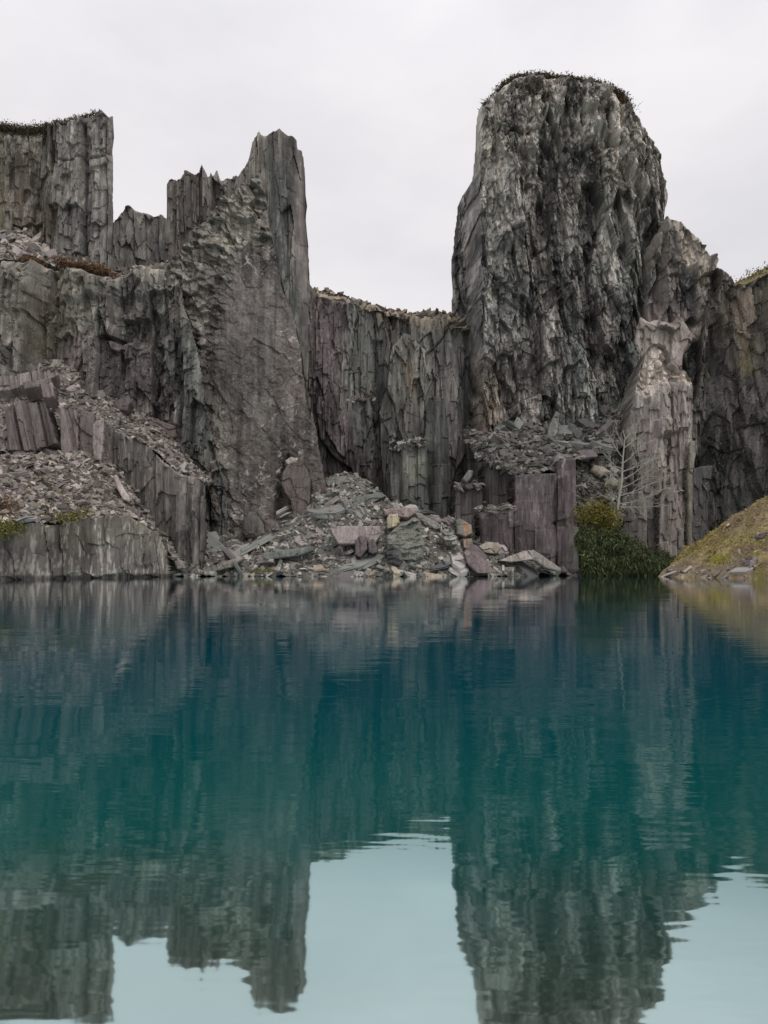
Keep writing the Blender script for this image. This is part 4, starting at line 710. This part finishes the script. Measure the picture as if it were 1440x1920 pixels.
 ('slate_slab', [(1405, 1052), (1415, 1042), (1422, 1044), (1424, 1058), (1404, 1066)], 50.6, (.30, .26, .26), 'pale mauve slab on the mossy bank by the frame edge', 'slate slab', .4),
 ('boulder', [(1422, 1008), (1430, 998), (1470, 984), (1470, 1022), (1430, 1020)], 52.2, (.15, .125, .13), 'purple boulder half buried in the mossy bank', 'boulder', .2),
 ('slate_slab', [(8, 446), (14, 440), (40, 432), (52, 440), (60, 450), (30, 454)], 78.6, (.34, .30, .31), 'broad pale mauve slab at the foot of the flat-topped tower', 'slate slab', .8),
]
for k, (nm, pl, D, c, lab, cat, ln) in enumerate(ST):
    big = nm in ('boulder', 'rock_slab') or 'huge' in lab
    lay = None
    if 'stump' in lab: lay = [('brick', 1.0, 12, .5, .8, .1, .25), ('brick', .42, 6, .2, .6, .1, .25), ('noise', .4, 1.2, .08)]
    if 'folded' in lab: lay = [('shard', 1.2, .45, .28, .6, .3, -.9), ('ridge', 1.2, .5, .16), ('shard', .4, .3, .07, .5, .3, -.6)]
    if 'heap' in lab or 'pale pinkish block' in lab or 'upright one' in lab or 'yellow block' in lab or 'folded' in lab: D -= .9
    if 'left scree' in lab and 'stump' not in lab or 'lip of' in lab: D = float(on_surf('scree_slope|left', np.mean([p[0] for p in pl]), max(p[1] for p in pl) - 2)[1]) - .15
    stone(nm, pl, D, c, lab, cat, lean=ln, T=(2.0 if big else 1.0), R=(.45 if nm == 'boulder' else .16), jag=(.12 if big else .03), seed=200 + k, layers=lay, h=.055,
          paint=[([(868, 975), (886, 985), (887, 1000), (872, 1004)], (.30, .17, .09), .8, .15)] if 'rust-brown' in lab else ())

# ================================================================== VEGETATION
def tufts(name, P, Nn, length, width, cols, label, cat, droop=.5, spread=.6, kind='stuff', parent=None, per=1):
    """narrow leaf blades springing from the points"""
    k = len(P); d = Nn + rng.normal(0, spread, (k, 3)); d /= np.linalg.norm(d, axis=1)[:, None]
    l = length * np.exp(rng.normal(0, .4, k)); s = np.cross(d, rng.normal(0, 1, (k, 3))); s /= np.linalg.norm(s, axis=1)[:, None] + 1e-9; wv = (width * (.6 + .8 * rng.random(k)))[:, None]
    m1 = P + d * (l * .5)[:, None]; m2 = P + d * (l * .95)[:, None]; m2[:, 2] -= droop * l; m1[:, 2] -= droop * l * .25
    V = np.stack([P - s * wv * .35, P + s * wv * .35, m1 + s * wv, m1 - s * wv, m2], 1)
    o5 = (np.arange(k) * 5)[:, None]; q = o5 + np.array([0, 1, 2, 3]); t = o5 + np.array([3, 2, 4])
    c = np.array(cols)[rng.integers(0, len(cols), k)] * (.55 + .9 * rng.random((k, 1)))
    o = mesh_obj(name, V.reshape(-1, 3), [q, t], M['leaf'], np.repeat(c, 5, 0), parent)
    return tag(o, label, cat, None, kind)
def along(pts, n, sx, sy, sz):
    a = np.array([P3(*p) for p in pts]); ln = np.linalg.norm(np.diff(a, axis=0), axis=1); cs = np.concatenate([[0], np.cumsum(ln)]) / ln.sum()
    s = rng.random(n); s = .5 * s + .5 * np.clip(np.round(s * n / 60) / (n / 60) + rng.normal(0, .006, n), 0, 1)
    p = np.stack([np.interp(s, cs, a[:, k]) for k in range(3)], 1); p[:, 2] += 1.1 * sz * fbm(s * n / 170, s * 0, 7, 3, .6); return p + rng.normal(0, 1, (n, 3)) * np.array([sx, sy, sz])
UP = np.array([0, -.15, 1.0])
HE = [(.10, .08, .045), (.075, .06, .04), (.13, .10, .055), (.075, .075, .035), (.11, .08, .06)]
p = along([(944, 162, 78.5), (966, 148, 78.5), (1000, 144, 78.6), (1045, 148, 78.6), (1080, 152, 78.6), (1112, 158, 78.6), (1140, 166, 78.6), (1162, 178, 78.6), (1172, 190, 78.6)], 18000, .3, .3, .17); p[:, 2] -= .16
tufts('heather', p, np.tile(UP, (len(p), 1)), .2, .05, HE, 'brown heather crowning the tallest rock tower', 'heather', .2)
p = along([(905, 206, 79), (925, 184, 79), (945, 164, 79)], 1200, .2, .25, .2); tufts('heather', p, np.tile(UP, (len(p), 1)), .28, .045, HE, 'thin strip of heather down the left shoulder of the tallest tower', 'heather', .2)
p = along([(980, 180, 76.6), (1000, 172, 76.6), (1020, 185, 76.6)], 1200, .5, .3, .6); tufts('heather', p, np.tile(UP, (len(p), 1)), .3, .045, HE, 'patch of heather hanging on the upper face of the tallest tower', 'heather', .8)
p = along([(1130, 210, 77), (1160, 202, 77), (1185, 200, 77)], 700, .4, .4, .25); tufts('heather', p, np.tile(UP, (len(p), 1)), .26, .045, HE + [(.16, .12, .06)], 'heather on the right ledge near the top of the tallest tower', 'heather', .6)
p = along([(-60, 236, 79), (0, 238, 79), (30, 241, 79), (60, 243, 79), (96, 238, 79)], 9000, .3, .4, .19); p[:, 2] -= .2; tufts('heather', p, np.tile(UP, (len(p), 1)), .22, .045, HE, 'heather overhanging the recessed half of the flat-topped tower', 'heather', .5)
p = along([(96, 236, 78.4), (130, 228, 78.4), (165, 220, 78.4), (182, 213, 78.4)], 1000, .25, .2, .1); tufts('heather', p, np.tile(UP, (len(p), 1)), .26, .045, HE, 'thin heather along the lichen-grown half of the flat-topped tower', 'heather', .2)
RH = [(.15, .07, .035), (.12, .06, .04), (.17, .10, .045), (.12, .09, .04)]
p = along([(110, 492, 72.6), (150, 500, 72.6), (185, 506, 72.6), (210, 516, 72.6)], 1800, .3, .5, .18); tufts('heather', p, np.tile(UP, (len(p), 1)), .3, .05, RH, 'rust-red heather on the lip below the flat-topped tower', 'heather', .3)
p = along([(48, 490, 72.4), (80, 492, 72.4)], 500, .2, .4, .14); tufts('heather', p, np.tile(UP, (len(p), 1)), .3, .05, RH, 'small rust-red heather clump left of the longer one', 'heather', .3)
p = along([(-30, 962, 47), (0, 962, 47.6), (26, 966, 48.2)], 1600, .4, .6, .35); tufts('heather', p, np.tile(UP, (len(p), 1)), .3, .05, RH, 'rust-red heather clump at the left edge of the scree', 'heather', .3)
GR = [(.17, .15, .03), (.13, .13, .03), (.20, .16, .06), (.10, .11, .03)]
p = along([(-30, 1000, 42.8), (0, 994, 44.7), (30, 988, 45.8)], 1600, .3, .5, .22); tufts('grass', p, np.tile(UP, (len(p), 1)), .24, .04, GR, 'yellow-green moss and grass at the left edge, above the ledge', 'grass', .3)
p = along([(110, 976, 49.4), (140, 970, 50.8), (160, 966, 51.6)], 1300, .3, .4, .2); tufts('grass', p, np.tile(UP, (len(p), 1)), .22, .04, GR + [(.18, .12, .05)], 'brown-yellow grass tuft on the lip of the ledge', 'grass', .4)
p, nr = surf_pts('moss_mound', 15000, lambda q: .1 + sstep(.2, 1.6, q[:, 2])); mm = fbm(p[:, 0] * .6, p[:, 1] * .6, 5, 3) > -.25; p, nr = p[mm], nr[mm]
tufts('grass', p, nr, .20, .04, [(.32, .26, .06), (.29, .22, .09), (.38, .29, .13), (.20, .18, .045), (.27, .185, .09)], 'ochre moss and dry grass covering the right bank', 'grass', .3)
p = along([(470, 1072, 59.6), (500, 1070, 59.6), (520, 1073, 59.6)], 300, .2, .2, .08); tufts('grass', p, np.tile(UP, (len(p), 1)), .2, .03, GR, 'grass tufts at the waterline of the rubble heap', 'grass', .4)
p = along([(272, 1070, 57.6), (280, 1074, 57.6)], 160, .12, .1, .12); tufts('grass', p, np.tile(UP, (len(p), 1)), .2, .03, GR, 'small green tuft at the waterline of the ledge', 'grass', .4)
p = along([(1390, 530, 84), (1420, 515, 88), (1460, 500, 90)], 900, .5, 1.5, .2); tufts('grass', p, np.tile(UP, (len(p), 1)), .3, .05, GR, 'dry grass along the hillside skyline', 'grass', .3)
# the hanging bush
def dome(n, cx_, cy_, D, rx, rz, ry, lo=.45):
    u = rng.random(n) * 2 - 1; ph = rng.random(n) * math.pi; r = lo + (1 - lo) * rng.random(n) ** .5
    d = np.stack([np.cos(ph) * np.sqrt(1 - u * u), -np.sin(ph) * np.sqrt(1 - u * u), u], 1); c = P3(cx_, cy_, D)
    lump = 1 + .55 * fbm(d[:, 0] * 3 + cx_, d[:, 2] * 3, 9, 4, .6)
    return c + d * np.array([rx, ry, rz]) * (r * lump)[:, None], d
bush = bpy.data.objects.new('bush', None); COL.objects.link(bush); bush.location = P3(1180, 1078, 62); bush.empty_display_size = .5
tag(bush, 'dense dark green bush trailing into the lake beside the maroon wall', 'bush')
PB, NB = [], []
for k in range(46):
    x = 1092 + 190 * (k + random.random()) / 46; top = np.interp(x, [1090, 1120, 1160, 1200, 1250, 1290], [986, 990, 1010, 1034, 1036, 1046]); y = random.uniform(top + 12, 1072)
    r = random.uniform(.45, 1.25) * (1.0 if x < 1190 else .8); a_, b_ = dome(int(2100 * r), x, y, 62.6 + random.uniform(-.5, .9), r * 1.15, r, r, .5); PB.append(a_); NB.append(b_)
PB, NB = np.concatenate(PB), np.concatenate(NB); k = PB[:, 2] > .02; PB, NB = PB[k], NB[k]
blo = np.array(bush.location)
tuf = tufts('foliage', PB - blo, NB * .7 + np.array([0, -.2, .1]), .24, .035, [(.05, .068, .03), (.075, .098, .04), (.11, .13, .052), (.03, .042, .02), (.13, .14, .06)], None, None, .6, .6, None, bush)
p = along([(1092, 968, 63.4), (1110, 962, 63.4), (1135, 968, 63.4), (1150, 985, 63.2)], 3200, .5, .5, .55); k = p[:, 2] > .1
tufts('moss', p[k], np.tile(UP, (k.sum(), 1)), .26, .045, [(.20, .18, .03), (.16, .15, .03), (.25, .20, .06), (.11, .11, .03)], 'yellow-green moss cushion above the dark bush', 'moss', .7)
p = along([(1110, 958, 63.6), (1135, 954, 63.8)], 500, .2, .3, .15); tufts('heather', p, np.tile(UP, (len(p), 1)), .24, .045, [(.20, .06, .03), (.15, .06, .03)], 'small rust-red heather patch atop the moss cushion', 'heather', .4)
# bare tree
def tubes(name, paths, parent, m):
    V, Q = [], []; n = 0; S = 5
    for pts, r0, r1 in paths:
        pts = np.array(pts); L_ = len(pts)
        for i in range(L_):
            t = pts[min(i + 1, L_ - 1)] - pts[max(i - 1, 0)]; t = t / (np.linalg.norm(t) + 1e-9); a = np.cross(t, [.3, .9, .2]); a /= np.linalg.norm(a) + 1e-9; b = np.cross(t, a); r = r0 + (r1 - r0) * i / (L_ - 1)
            for s in range(S): V.append(pts[i] + (a * math.cos(s * 6.2832 / S) + b * math.sin(s * 6.2832 / S)) * r)
        for i in range(L_ - 1):
            for s in range(S): Q.append([n + i * S + s, n + i * S + (s + 1) % S, n + (i + 1) * S + (s + 1) % S, n + (i + 1) * S + s])
        n += L_ * S
    return mesh_obj(name, np.array(V), [np.array(Q)], m, None, parent, True)
tr = bpy.data.objects.new('bare_tree', None); COL.objects.link(tr); tb = P3(1158, 955, 63.2); tr.location = tb; tr.empty_display_size = .5
tag(tr, 'leafless pale-barked tree leaning out above the dark bush', 'tree')
def px3(x, y, D=63.2): return P3(x, y, D) - tb
def curve(a, d, l, n=7, bend=None, jit=.06):
    p = [np.array(a)]; d = np.array(d, float); d /= np.linalg.norm(d)
    for i in range(n):
        d = d + rng.normal(0, jit, 3) + (np.array(bend) * (1 / n) if bend is not None else 0); d /= np.linalg.norm(d); p.append(p[-1] + d * l / n)
    return p
trunk = [px3(1158, 956), px3(1161, 930), px3(1166, 905), px3(1167, 880), px3(1168, 860), px3(1170, 840, 63.1), px3(1172, 822, 63), px3(1168, 806, 63)]
tubes('trunk', [(trunk, .13, .035)], tr, M['bark'])
LB = [((1159, 950), (1, -.3, -.05), 3.6), ((1160, 945), (1, -.4, .12), 5.2), ((1162, 930), (1, -.2, .22), 5.0), ((1163, 915), (1, -.3, .28), 4.6), ((1165, 900), (1, -.2, .42), 4.0), ((1167, 885), (1, -.3, .5), 3.4), ((1167, 870), (.9, -.2, .7), 3.0),
      ((1168, 858), (-.8, -.2, .75), 2.6), ((1167, 880), (-.9, -.2, .5), 2.8), ((1165, 905), (-1, -.2, .6), 2.4), ((1170, 840), (.9, -.1, .6), 2.8), ((1170, 838), (-.5, -.1, .9), 1.9), ((1172, 824), (.8, -.1, .8), 2.2), ((1160, 940), (-.6, -.2, .6), 2.2)]
for (x, y), d, l in LB:
    main = curve(px3(x, y), d, l * rng.uniform(.8, 1.1), 8, (0, 0, .2), .10); paths = [(main, .045, .016)]
    for q in range(9):
        i = rng.integers(2, 8); v = np.array(d) * .8 + rng.normal(0, .5, 3); v[2] += .3; tw = curve(main[i], v, l * rng.uniform(.2, .5), 5, (0, 0, .25), .16); paths.append((tw, .022, .013))
        for z in range(2): paths.append((curve(tw[rng.integers(1, 5)], v + rng.normal(0, .6, 3), l * rng.uniform(.1, .22), 3), .015, .010))
    tubes('branch', paths, tr, M['bark'])
